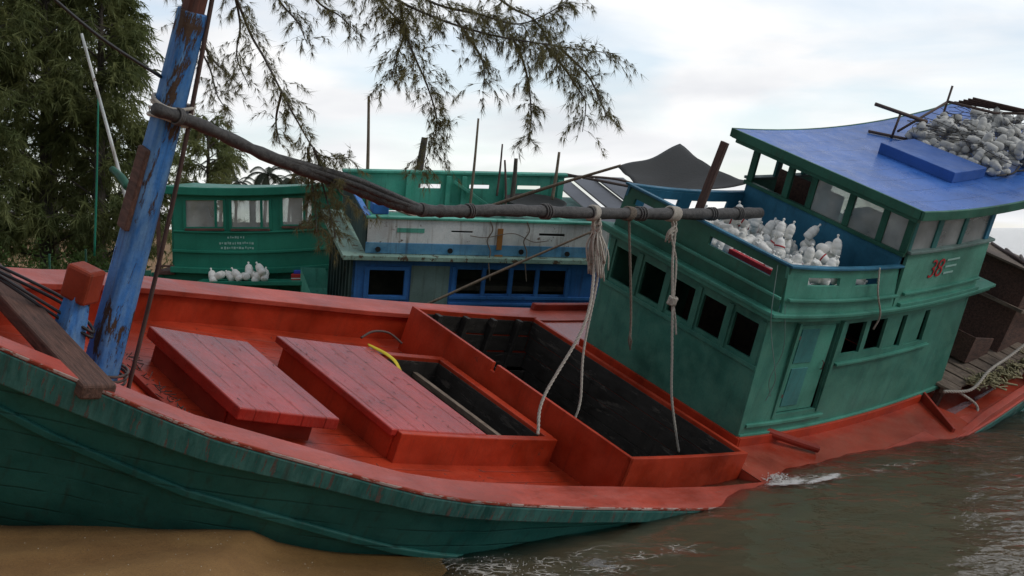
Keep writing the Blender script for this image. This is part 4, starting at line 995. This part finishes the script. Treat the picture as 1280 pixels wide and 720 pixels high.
for i, u in enumerate((1.22, 1.38, 1.56, 1.72, 1.86, 2.02, 2.14, 2.28, 1.95, 2.2)):
    o = first[0].copy(); COL.objects.link(o); tag(o, 'white float in the small row on the left green boat beyond the red deck edge', 'float', 'floats on the left green boat')
    o.matrix_world = MWL @ Matrix.Translation((u, -.55 + .05 * (i % 3), -.13 + (.12 if i >= 8 else .0) + .03 * (i % 2))) @ Matrix.Rotation(rr3.uniform(0, 3), 4, 'Z') @ Matrix.Rotation(R_(rr3.uniform(30, 110)), 4, 'Y') @ Matrix.Scale(1.05, 4)
# rods by the left boat
pole(180, 335, 102, 42, 24, 24, .035, M['white_board'], 'fishing_rod', 'long thin pale rod leaning left in front of the dark trees', 'rod')
pole(118, 320, 123, 118, 24.6, 24.6, .022, M['left_green'], 'green_stake', 'thin green stake standing before the trees beside the pale rod', 'stake')
pole(160, 234, 140, 211, 23, 23.4, .08, M['dark_green'], 'roof_bracket', 'short dark green arm sticking out left of the blue mast', 'bracket')
# stay wire from the mast up to the left
a, b = wB((-8.3, .05, 3.35)), at(40, -25, 10.5)
o = MB().tube(smoothpath([Vector((0, 0, 0)), (b - a) * .5 + Vector((0, 0, -.05)), b - a]), .014, 6).build('stay_rope', M['cable'], None, smooth=True); o.location = a
tag(o, 'black stay rope running up left from the blue mast', 'rope')

# ------------------------------------------------------------------ ground and water
def sandz(x, y):
    base = np.interp(x, [-40, -12, -7, -4.8, -3.4, -2.35, -2.15, -1.2, -.2, 1.2, 4, 12, 60], [1.5, 1.17, .92, .71, .56, .48, .36, .13, -.12, -.30, -.75, -1.6, -3])
    yy = np.interp(y, [-30, 0, 9, 12, 18, 26, 40, 300], [1.5, .75, .10, 0, -.1, -.2, .15, .5]); return base + yy + .03 * np.sin(x * 2.1 + y * .7) + .02 * np.sin(x * 5.3 - y * 3.1) * np.sin(y * 2.3)
def sheet(xs, ys, zf, name, mat):
    X, Y = np.meshgrid(xs, ys, indexing='ij'); Z = zf(X, Y); n, k = X.shape
    v = np.stack([X, Y, Z], -1).reshape(-1, 3); i, j = np.meshgrid(np.arange(n - 1), np.arange(k - 1), indexing='ij'); a = (i * k + j).ravel()
    f = np.stack([a, a + k, a + k + 1, a + 1], 1); me = bpy.data.meshes.new(name)
    me.vertices.add(len(v)); me.vertices.foreach_set('co', v.astype('f').ravel()); me.loops.add(f.size); me.loops.foreach_set('vertex_index', f.astype('i').ravel())
    me.polygons.add(len(f)); me.polygons.foreach_set('loop_start', np.arange(0, f.size, 4, dtype='i')); me.polygons.foreach_set('use_smooth', np.ones(len(f), bool))
    me.update(calc_edges=True); me.materials.append(mat); o = bpy.data.objects.new(name, me); COL.objects.link(o); o['kind'] = 'structure'; return o
ms, t, n, l, p = nodes('wet sand'); V = n.new('ShaderNodeTexCoord').outputs['Object']
c = mixc(t, ramp(t, noise(t, V, 1.3, 5), .35, .65), (.20, .10, .028), (.29, .16, .05))
c = mixc(t, mth(t, 'MULTIPLY', ramp(t, noise(t, V, 60, 3, .8), .5, .7), .5), c, (.05, .03, .018))
c = mixc(t, ramp(t, noise(t, V, 22, 2, .9), .74, .78), c, (.34, .30, .24))
sx = n.new('ShaderNodeSeparateXYZ'); l.new(V, sx.inputs[0])
wet = ramp(t, sx.outputs[2], .05, .38); c = mixc(t, wet, mixc(t, .45, c, (.05, .03, .015)), c)
l.new(c, p.inputs['Base Color']); l.new(ramp(t, sx.outputs[2], .02, .45, (.22, .22, .22, 1), (.85, .85, .85, 1)), p.inputs['Roughness'])
b = n.new('ShaderNodeBump'); b.inputs['Strength'].default_value = .6; b.inputs['Distance'].default_value = .02
l.new(mth(t, 'ADD', noise(t, V, 45, 5, .7), mth(t, 'MULTIPLY', noise(t, V, 5, 4), 2.)), b.inputs['Height']); l.new(b.outputs[0], p.inputs['Normal'])
gx = np.concatenate([np.linspace(-400, -20, 20), np.linspace(-18, 14, 320), np.linspace(16, 400, 20)]); gy = np.concatenate([np.linspace(-60, 6, 20), np.linspace(6.5, 18, 180), np.linspace(19, 600, 60)])
sheet(gx, gy, sandz, 'beach_sand', ms)

mw, t, n, l, p = nodes('murky sea water'); V = n.new('ShaderNodeTexCoord').outputs['Object']
sx = n.new('ShaderNodeSeparateXYZ'); l.new(V, sx.inputs[0])
dep = mth(t, 'SUBTRACT', sx.outputs[0], mth(t, 'MULTIPLY', mth(t, 'SUBTRACT', sx.outputs[1], 12.0), .25))
dep = mth(t, 'ADD', dep, mth(t, 'MULTIPLY', noise(t, V, .8, 3), 1.5))
c = mixc(t, ramp(t, mth(t, 'DIVIDE', dep, 6.0), .0, .85), (.15, .09, .042), (.085, .088, .066))
l.new(c, p.inputs['Base Color']); p.inputs['Roughness'].default_value = .06; p.inputs['IOR'].default_value = 1.33
def waves(mat, strength):
    t = mat.node_tree; n = t.nodes; l = t.links; V = n.new('ShaderNodeTexCoord').outputs['Object']; sx = n.new('ShaderNodeSeparateXYZ'); l.new(V, sx.inputs[0])
    b = n.new('ShaderNodeBump'); b.inputs['Distance'].default_value = .16
    wind = ramp(t, mth(t, 'DIVIDE', mth(t, 'ADD', sx.outputs[0], mth(t, 'MULTIPLY', noise(t, V, .5, 3), 3.0)), 12), .35, .85, (.22, .22, .22, 1), (1, 1, 1, 1))
    l.new(mth(t, 'MULTIPLY', wind, strength), b.inputs['Strength'])
    hh = mth(t, 'ADD', noise(t, mapping(t, V, (1.0, 1.3, 1), rot=(0, 0, .3)), 2.2, 2, .45, .5), mth(t, 'MULTIPLY', noise(t, mapping(t, V, (1, 1.3, 1), rot=(0, 0, -.4)), 8, 2, .5, .5), .22))
    l.new(hh, b.inputs['Height']); return b.outputs[0]
l.new(waves(mw, .6), p.inputs['Normal'])
mv, t, n, l, p = nodes('murky inshore water'); n.remove(p)
nrm = waves(mv, .6); fr = n.new('ShaderNodeFresnel'); fr.inputs[0].default_value = 1.33; l.new(nrm, fr.inputs['Normal'])
gl = n.new('ShaderNodeBsdfGlossy'); gl.inputs['Roughness'].default_value = .05; l.new(nrm, gl.inputs['Normal'])
tr = n.new('ShaderNodeBsdfTransparent'); mx = n.new('ShaderNodeMixShader'); l.new(fr.outputs[0], mx.inputs[0]); l.new(tr.outputs[0], mx.inputs[1]); l.new(gl.outputs[0], mx.inputs[2])
l.new(mx.outputs[0], n['Material Output'].inputs[0])
pv = n.new('ShaderNodeVolumePrincipled'); pv.inputs['Color'].default_value = (.60, .51, .34, 1); pv.inputs['Density'].default_value = 5
l.new(pv.outputs[0], n['Material Output'].inputs['Volume'])
def wavez(x, y):
    k = .5 * np.exp(-((y - 16) / 16) ** 2)
    return k * (.018 * np.sin(2.1 * x + 3.3 * y + .7 * np.sin(x)) + .014 * np.sin(-3.1 * x + 4.7 * y + 1.3 * np.sin(.8 * y)) + .008 * np.sin(7.3 * x + 9.1 * y) + .006 * np.sin(-9 * x + 13 * y + 2 * np.sin(x * 1.7)))
# inshore water is a closed body, so the sunken rail fades with depth; open sea beyond it
X0, X1, Y0, Y1 = -15, 30, 7, 34
wx, wy = np.linspace(X0, X1, 460), np.linspace(Y0, Y1, 330)
o = sheet(wx, wy, wavez, 'shallow_water', mv); me = o.data
import bmesh
bm = bmesh.new(); bm.from_mesh(me); be = [e for e in bm.edges if e.is_boundary]
r_ = bmesh.ops.extrude_edge_only(bm, edges=be); nv = [v for v in r_['geom'] if isinstance(v, bmesh.types.BMVert)]
for v in nv: v.co.z = -3.5
bmesh.ops.contextual_create(bm, geom=[e for e in bm.edges if e.is_boundary]); bmesh.ops.recalc_face_normals(bm, faces=bm.faces); bm.to_mesh(me); bm.free()
m = MB()
for a_, b_, c_, d_ in ((-900, X0, -60, 3500), (X1, 1500, -60, 3500), (X0, X1, -60, Y0), (X0, X1, Y1, 3500)):
    m.add([(a_, c_, 0), (b_, c_, 0), (b_, d_, 0), (a_, d_, 0)], [(0, 1, 2, 3)])
m.build('sea_water', mw).__setitem__('kind', 'structure')

# foam
mf = plain('sea foam', (.62, .60, .56), .8, .15)
m = MB(); rf_ = random.Random(4)
def blob(c, r):
    k = len(m.v); m.lathe([(.2 * r, 0), (r, .1 * r), (.9 * r, .5 * r), (.4 * r, .8 * r)], 7, lambda x, y, z: (c[0] + x, c[1] + y, c[2] + z))
def g2w(px, py): 
    q = at(px, py, 10); d = q - Vector((0, 0, 3.255)); tt = -3.255 / d.z; return Vector((0, 0, 3.255)) + d * tt
for (px, py, sx_, sy_, k, r) in ((970, 600, 14, 4, 260, .010), (1000, 600, 34, 6, 120, .005), (1030, 588, 34, 9, 60, .004)):
    for _ in range(k):
        q = g2w(px + rf_.gauss(0, sx_ * .5), py + rf_.gauss(0, sy_ * .5)); blob((q.x, q.y, q.z + rf_.uniform(0, .05)), r * rf_.uniform(.4, 1.3))
m.build('sea_foam', mf, smooth=True).__setitem__('kind', 'stuff')
ml, t, n, l, p = nodes('lacy swash foam'); V = n.new('ShaderNodeTexCoord').outputs['Object']
wv = n.new('ShaderNodeVectorMath'); wv.operation = 'ADD'; l.new(V, wv.inputs[0])
nz = n.new('ShaderNodeTexNoise'); nz.inputs['Scale'].default_value = 4; l.new(V, nz.inputs['Vector'])
sc_ = n.new('ShaderNodeVectorMath'); sc_.operation = 'SCALE'; sc_.inputs['Scale'].default_value = .35; l.new(nz.outputs['Color'], sc_.inputs[0]); l.new(sc_.outputs[0], wv.inputs[1])
vo = n.new('ShaderNodeTexVoronoi'); vo.feature = 'DISTANCE_TO_EDGE'; vo.inputs['Scale'].default_value = 6.5; l.new(mapping(t, wv.outputs[0], (.75, 1.6, 1)), vo.inputs['Vector'])
lace = ramp(t, vo.outputs[0], .0, .11, (1, 1, 1, 1), (0, 0, 0, 1)); patch = ramp(t, noise(t, V, 2.6, 4, .6), .46, .60)
at_ = n.new('ShaderNodeAttribute'); at_.attribute_name = 'foam_amount'
al = mth(t, 'MULTIPLY', mth(t, 'MULTIPLY', lace, patch), mth(t, 'MULTIPLY', at_.outputs['Fac'], .8))
p.inputs['Base Color'].default_value = (.62, .58, .52, 1); p.inputs['Roughness'].default_value = .6; l.new(al, p.inputs['Alpha'])
ml2, t, n, l, p = nodes('white splash foam'); V = n.new('ShaderNodeTexCoord').outputs['Object']
at_ = n.new('ShaderNodeAttribute'); at_.attribute_name = 'foam_amount'
al = ramp(t, mth(t, 'ADD', noise(t, V, 7, 8, .75, .6), mth(t, 'MULTIPLY', mth(t, 'SUBTRACT', at_.outputs['Fac'], 1.0), .30)), .30, .48)
p.inputs['Base Color'].default_value = (.75, .73, .70, 1); p.inputs['Roughness'].default_value = .7; l.new(al, p.inputs['Alpha'])
bb = n.new('ShaderNodeBump'); bb.inputs['Strength'].default_value = .8; bb.inputs['Distance'].default_value = .03; l.new(noise(t, V, 30, 5, .7), bb.inputs['Height']); l.new(bb.outputs[0], p.inputs['Normal'])
def foamsheet(cx_, cy_, rx_, ry_, rot_, mt=None):
    u = np.linspace(-1, 1, 60); U, Q = np.meshgrid(u, u, indexing='ij'); co, si = math.cos(rot_), math.sin(rot_)
    X = cx_ + U * rx_ * co - Q * ry_ * si; Y = cy_ + U * rx_ * si + Q * ry_ * co
    o = sheet(np.arange(60.), np.arange(60.), lambda a, b_: a * 0, 'swash_foam', mt or ml); Z = wavez(X, Y) + (.02 if mt else .006)
    o.data.vertices.foreach_set('co', np.stack([X, Y, Z], -1).reshape(-1, 3).astype('f').ravel()); o['kind'] = 'stuff'
    at2 = o.data.attributes.new('foam_amount', 'FLOAT', 'POINT'); at2.data.foreach_set('value', np.clip(1.25 * (1 - (U ** 2 + Q ** 2)), 0, 1).astype('f').ravel()); o.data.update()
q = g2w(640, 712); foamsheet(q.x, q.y, 1.5, .55, .05)
q = g2w(800, 690); foamsheet(q.x, q.y, .9, .35, .3)
q = g2w(1010, 602); foamsheet(q.x, q.y, .9, .45, .6)
q = g2w(1110, 585); foamsheet(q.x, q.y, 1.0, .35, .7)
q = g2w(985, 604); foamsheet(q.x, q.y, .42, .24, .75, ml2)
q = g2w(1030, 600); foamsheet(q.x, q.y, .55, .12, .85, ml2)
m = MB()
for _ in range(260):
    q = g2w(rf_.gauss(620, 60), rf_.gauss(710, 8)); blob((q.x, q.y, q.z + .008), rf_.uniform(.003, .007))
m.build('sea_foam', mf, smooth=True).__setitem__('kind', 'stuff')
# pebbles and shell bits on the sand
m = MB()
for _ in range(170):
    x, y = rf_.uniform(-5, -1.2), rf_.uniform(8.8, 11.6); z = float(sandz(np.float64(x), np.float64(y))); r = rf_.uniform(.003, .008)
    m.lathe([(.3 * r, -r * .3), (r, 0), (.5 * r, r * .6)], 5, lambda a, b, c: (x + a, y + b, z + c))
m.build('shell_grit', plain('shell grit', (.42, .36, .27), .7, .5, 3), smooth=True).__setitem__('kind', 'stuff')

# ------------------------------------------------------------------ foliage
def trimesh(name, tri, mat, parent=None):
    """tri: (n,3,3) array of triangles"""
    me = bpy.data.meshes.new(name); k = len(tri); me.vertices.add(k * 3); me.vertices.foreach_set('co', tri.astype('f').ravel())
    me.loops.add(k * 3); me.loops.foreach_set('vertex_index', np.arange(k * 3, dtype='i')); me.polygons.add(k); me.polygons.foreach_set('loop_start', np.arange(0, k * 3, 3, dtype='i'))
    me.update(calc_edges=True); me.materials.append(mat); o = bpy.data.objects.new(name, me); COL.objects.link(o)
    if parent is not None: o.parent = parent
    return o
def needles(base, dirs, ln, wd):
    """one thin triangle per needle"""
    side = np.cross(dirs, rng.normal(size=dirs.shape)); side /= np.linalg.norm(side, axis=1, keepdims=True) + 1e-9
    return np.stack([base - side * wd[:, None], base + side * wd[:, None], base + dirs * ln[:, None]], 1)
def twig(p, d, length, droop, nn, nlen, nw, spread=.75):
    """drooping twig with needles; returns path and triangles"""
    k = 9; pts = [p]; q = p.copy(); dd = d / np.linalg.norm(d)
    for i in range(k):
        q = q + dd * length / k; dd = dd + np.array([0, 0, -droop / k]) + rng.normal(size=3) * .05; dd /= np.linalg.norm(dd); pts.append(q.copy())
    pts = np.array(pts); t = rng.random(nn) * k; i = np.minimum(t.astype(int), k - 1); f = (t - i)[:, None]
    base = pts[i] * (1 - f) + pts[i + 1] * f; ax = pts[i + 1] - pts[i]; ax /= np.linalg.norm(ax, axis=1, keepdims=True)
    dr = ax * .8 + rng.normal(size=(nn, 3)) * spread * .55 + np.array([0, 0, -.55]); dr /= np.linalg.norm(dr, axis=1, keepdims=True)
    return pts, needles(base, dr, nlen * rng.uniform(.5, 1.15, nn), nw * rng.uniform(.7, 1.2, nn))

# near casuarina: trunk stands on the beach outside the left of the frame, its limbs reach over the boats
tree = empty('casuarina_tree', Matrix.Translation((-8.2, 13.5, 1.0)))
tag(tree, 'casuarina tree whose fine drooping needle branches hang across the top of the sky', 'tree')
inv = np.array([-8.2, 13.5, 1.0])
MB().tube(smoothpath([(0, 0, -.3), (.1, .1, 2), (-.1, .2, 4.5), (.2, .1, 7.0), (.1, 0, 9.5)]), [.24 - .0045 * i for i in range(33)], 10).build('trunk', M['bark'], tree, smooth=True)
YN = 13.0
stems = [  # picture path of each hanging branch at its distance, twig length, density
    ([(430, -60), (470, -5), (500, 30), (520, 75), (535, 110), (546, 150), (540, 180), (528, 208)], YN, .34, 1.5),
    ([(420, -45), (500, 2), (560, 28), (620, 45), (680, 55), (725, 62), (762, 66)], YN - .3, .40, 1.25),
    ([(480, -30), (545, 5), (600, 18), (650, 30), (700, 8), (712, -5)], YN + .2, .36, 1.35),
    ([(500, 5), (505, 40), (495, 75), (488, 100)], YN, .30, 1.1),
    ([(640, 45), (655, 80), (662, 115), (664, 150), (660, 176)], YN, .20, .9),
    ([(680, 55), (705, 85), (722, 110), (732, 130), (728, 165)], YN, .26, 1.0),
    ([(700, 60), (735, 95), (752, 130), (760, 150)], YN + .2, .22, .7),
    ([(570, 25), (595, 60), (605, 85), (604, 112)], YN + .1, .24, .9),
    ([(600, -20), (640, 10), (668, 25), (690, 60), (700, 95)], YN, .30, 1.1),
    ([(285, -30), (312, 40), (330, 72), (352, 115), (372, 152), (392, 185), (412, 198), (445, 196)], YN - .4, .26, .75),
    ([(352, 115), (345, 150), (350, 180)], YN - .4, .2, .6),
    ([(220, -30), (240, 40), (262, 85), (272, 120), (292, 148)], YN + .3, .30, .8),
    ([(290, -20), (300, 30), (296, 70), (312, 110)], YN, .28, .7),
    ([(330, -30), (352, 5), (372, 28), (384, 55)], YN, .26, .8),
    ([(380, -20), (400, 5), (425, 20), (445, 40)], YN + .3, .24, .7),
    ([(392, 185), (405, 215), (430, 245), (450, 262)], YN - .4, .22, .7),
    ([(250, 40), (262, 70), (282, 90)], YN + .3, .26, .7),
    ([(398, 195), (402, 225), (412, 262), (420, 300)], YN - .2, .24, 1.1),
    ([(385, 185), (388, 215), (394, 255), (396, 290)], YN - .2, .22, 1.0),
]
allt = []; wm = MB(); limbs = MB()
def tufts(c, ax, n_t, ln, wd, cone):
    """fans of needles leaving one point"""
    ax = ax / np.linalg.norm(ax); d = ax + rng.normal(size=(n_t, 3)) * cone; d /= np.linalg.norm(d, axis=1, keepdims=True)
    return needles(np.repeat(c[None], n_t, 0), d, ln * rng.uniform(.45, 1.1, n_t), wd * rng.uniform(.7, 1.3, n_t))
for path, Yd, tl, dens in stems:
    dens *= 1.12 if Yd >= 12.7 and tl >= .34 else 1.1
    P = smoothpath([at(a, b, Yd + .25 * math.sin(i * 1.3)) for i, (a, b) in enumerate(path)], 6); P = [q - Vector(inv) for q in P]
    kk = len(P); wm.tube(P, [max(.003, .013 * (1 - i / kk) + .003) for i in range(kk)], 5)
    for i in range(kk - 1):
        seg = (P[i + 1] - P[i]).length; cnt = max(1, int(seg / .034 * dens))
        for _ in range(cnt):
            q = np.array(P[i].lerp(P[i + 1], random.random())); ax = np.array((P[i + 1] - P[i]).normalized())
            d = ax * .5 + rng.normal(size=3) * np.array([.95, .8, .5]) + np.array([.1, 0, .1]); L_ = tl * rng.uniform(.25, 1.35)
            pts = [q]; dd = d / np.linalg.norm(d)
            for j in range(6): q = q + dd * L_ / 6; dd = dd + np.array([0, 0, -.28]) + rng.normal(size=3) * .09; dd /= np.linalg.norm(dd); pts.append(q)
            wm.tube([Vector(x) for x in pts[::2]], .0016, 3, caps=False)
            for j in range(1, 7):
                for _ in range(2 if j > 2 else 1):
                    if rng.random() < .8: allt.append(tufts(pts[j] + rng.normal(size=3) * .012, (pts[j] - pts[j - 1]) / (L_ / 6) * .8 + np.array([0, 0, -.55]) + rng.normal(size=3) * .45, int(rng.integers(7, 14)), .125, .0022, .27))
trimesh('foliage', np.concatenate(allt), M['needle_near'], tree)
wm.build('twigs', M['bark'], tree)
top = Vector((.1, .1, 5.0))
for k, i in enumerate((0, 1, 2, 8, 9, 11, 12, 13, 14)):
    path, Yd = stems[i][0], stems[i][1]; s0 = at(path[0][0], path[0][1], Yd) - Vector(inv)
    z0 = Vector((.1, .1, 4.2 + .3 * (k % 4))); mid_ = z0.lerp(s0, .55) + Vector((0, 0, .8))
    limbs.tube(smoothpath([z0, mid_, s0], 8), [max(.015, .07 - .0035 * j) for j in range(17)], 7)
limbs.build('limb', M['bark'], tree, smooth=True)

def far_tree(name, label, x, y, z0, h, rad, k_tw, seed, nl=.30, nw=.016, mat='needle_far', lean=0, zbot=.12, group='dark trees behind the beach'):
    r = np.random.default_rng(seed); root = empty(name, Matrix.Translation((x, y, z0))); tag(root, label, 'tree', group)
    MB().tube(smoothpath([(0, 0, -.4), (lean * .3, 0, h * .35), (lean * .7, .1, h * .7), (lean, 0, h)]), [max(.02, .22 * (1 - i / 25)) for i in range(25)], 8).build('trunk', M['bark'], root, smooth=True)
    out_ = []; lm = MB()
    nb = int(h * 7)
    for b in range(nb):
        t = zbot + (1 - zbot) * (b + r.random()) / nb; a = r.uniform(0, 2 * math.pi); R = rad * (1.0 - .75 * max(0, t - .35) / .65) * r.uniform(.6, 1.12)
        s = np.array([lean * t, 0, h * t]); e = s + np.array([math.cos(a) * R, math.sin(a) * R, R * r.uniform(.0, .55)])
        lm.tube([Vector(s), Vector((s + e) / 2 + np.array([0, 0, .15])), Vector(e)], [.035, .02, .008], 4, caps=False)
        for k in range(k_tw):
            u = r.uniform(.25, 1.05); p_ = s + (e - s) * u + r.normal(size=3) * .10 * rad * .5
            d = (e - s) / (np.linalg.norm(e - s) + 1e-6) + r.normal(size=3) * .55
            _, tr_ = twig(p_, d, r.uniform(.3, .8), 1.4, 26, nl, nw, 1.0); out_.append(tr_)
    trimesh('crown', np.concatenate(out_), M[mat], root); lm.build('branches', M['bark'], root); return root
far_tree('casuarina_tree', 'tall dark casuarina at the far left edge of the picture', -13.2, 30, .9, 11, 2.6, 26, 1)
far_tree('casuarina_tree', 'dark casuarina second from the left edge with dense hanging foliage', -11.3, 31.5, .9, 10.5, 2.3, 26, 2)
far_tree('casuarina_tree', 'dark casuarina just left of the blue mast reaching above the picture', -9.9, 31, .9, 9.3, 1.7, 26, 3, lean=.15)
far_tree('casuarina_tree', 'casuarina behind the first row with its top against the sky gap', -12.4, 35, .9, 12, 2.4, 18, 8)
far_tree('casuarina_tree', 'lighter small casuarina seen right behind the blue mast above the green roof', -11.0, 47, .5, 6.6, 1.9, 18, 4)
def bush(x, y, z0, r_, h, seed, label):
    r = np.random.default_rng(seed); root = empty('bush', Matrix.Translation((x, y, z0))); tag(root, label, 'bush', 'bushes under the casuarinas'); n_l = 5200
    cl = r.normal(size=(60, 3)) * np.array([r_ * .5, r_ * .45, h * .25]) + np.array([0, 0, h * .5])
    p_ = cl[r.integers(0, 60, n_l)] + r.normal(size=(n_l, 3)) * .16; p_[:, 2] = np.abs(p_[:, 2]); d = r.normal(size=(n_l, 3)) + np.array([0, -.3, .3]); d /= np.linalg.norm(d, axis=1, keepdims=True)
    trimesh('leaves', needles(p_, d, r.uniform(.06, .13, n_l), r.uniform(.018, .035, n_l)), M['broadleaf'], root)
    st = MB(); [st.tube([(0, 0, -.2), Vector(c) * .5, Vector(c)], [.02, .014, .006], 4, caps=False) for c in cl[:24]]; st.build('stems', M['bark'], root)
bush(-9.3, 28.8, .7, 1.1, 2.2, 21, 'brighter green bush low behind the blue mast and the green stake')
bush(-10.9, 28.5, .7, 1.2, 1.9, 22, 'low green bush in the gap left of the green stake')
bush(-12.3, 28.2, .7, 1.2, 2.1, 23, 'low bush at the left edge above the red rail')
bush(-10.2, 27.2, .6, 1.3, 1.5, 31, 'broad low bush behind the orange capped bitt')
bush(-11.8, 27.0, .7, 1.3, 1.6, 32, 'broad low bush at the left edge in front of the casuarinas')
bush(-8.6, 27.6, .6, .8, 1.6, 33, 'narrow bush beside the left end of the green boat')
bush(-7.6, 22.5, .6, .55, 1.0, 24, 'small leafy bush just beyond the red rail at the left')
bush(-9.0, 24.2, .6, .8, .9, 25, 'scrubby low bush beyond the red rail near the orange bitt')
def palm(px, py, Y, s, seed, label):
    r = np.random.default_rng(seed); top_ = at(px, py, Y); z0 = .5; root = empty('coconut_palm', Matrix.Translation((top_.x, Y, z0))); tag(root, label, 'palm tree', 'coconut palms on the skyline')
    h = top_.z - z0; MB().tube(smoothpath([(-.4, 0, -.3), (-.2, 0, h * .5), (0, 0, h)]), [.16, .15, .15, .14, .14, .13, .13, .13, .12, .12, .12, .12, .11, .11, .11, .1, .1], 6).build('trunk', M['bark'], root)
    out_ = []
    for k in range(17):
        a = k * 2.4 + r.uniform(-.2, .2); el_ = r.uniform(-.2, 1.1); d = np.array([math.cos(a) * math.cos(el_), math.sin(a) * math.cos(el_), math.sin(el_)]); q = np.array([0, 0, h]); L_ = s * r.uniform(.8, 1.1)
        for i in range(14):
            q2 = q + d * L_ / 14; d = d + np.array([0, 0, -.16]); d /= np.linalg.norm(d); sd_ = np.cross(d, [0, 0, 1]); sd_ /= np.linalg.norm(sd_) + 1e-6
            for sg in (-1, 1):
                for f in (0, .5):
                    b_ = q + (q2 - q) * f; e_ = b_ + (sd_ * sg * .75 + d * .5 + np.array([0, 0, -.35])) * s * .26 * math.sin(math.pi * (i + 1.5) / 16.5)
                    out_.append([b_, b_ + d * s * .045, e_])
            out_.append([q, q + sd_ * .04, q2]); q = q2
    trimesh('fronds', np.array(out_), M['palm'], root)
palm(279, 205, 88, 2.1, 1, 'coconut palm with the clearest trunk, left of the distant palms')
palm(334, 219, 84, 2.0, 2, 'coconut palm with a wide low crown above the green roof')
palm(297, 228, 100, 2.0, 3, 'small distant palm crown between the two clearer palms')
palm(364, 226, 92, 2.0, 4, 'palm crown at the right end of the distant row')
palm(385, 230, 100, 2.2, 5, 'palm crown furthest right, behind the dark needles')

# ------------------------------------------------------------------ leave out floats that lie wholly inside the heaps or behind other things
bpy.context.view_layer.update(); dg = bpy.context.evaluated_depsgraph_get()
fls = [o for o in SC.objects if o.name.startswith('net_float')]; cpos = Vector(cam.location); seen = []
for o in fls:
    mw_ = o.matrix_world; n_hit = 0; vs = o.data.vertices
    for k in range(0, len(vs), 5):
        p_ = mw_ @ vs[k].co; d = p_ - cpos
        ok, loc, nor, idx, ob, mm = SC.ray_cast(dg, cpos, d.normalized(), distance=d.length + .05)
        if ok and (ob.name == o.name or ob.parent and ob.parent.name == o.name): n_hit += 1
        elif not ok: n_hit += 1
    seen.append((n_hit, o.name))
seen.sort(reverse=True)
keep = [nm for k, nm in seen if k > 0][:292]; keep = set(keep)
for k, nm in seen:
    if nm not in keep:
        o = bpy.data.objects[nm]
        for ch in list(o.children): bpy.data.objects.remove(ch)
        bpy.data.objects.remove(o)
print('floats kept', len(keep), 'seen', sum(k > 0 for k, _ in seen))
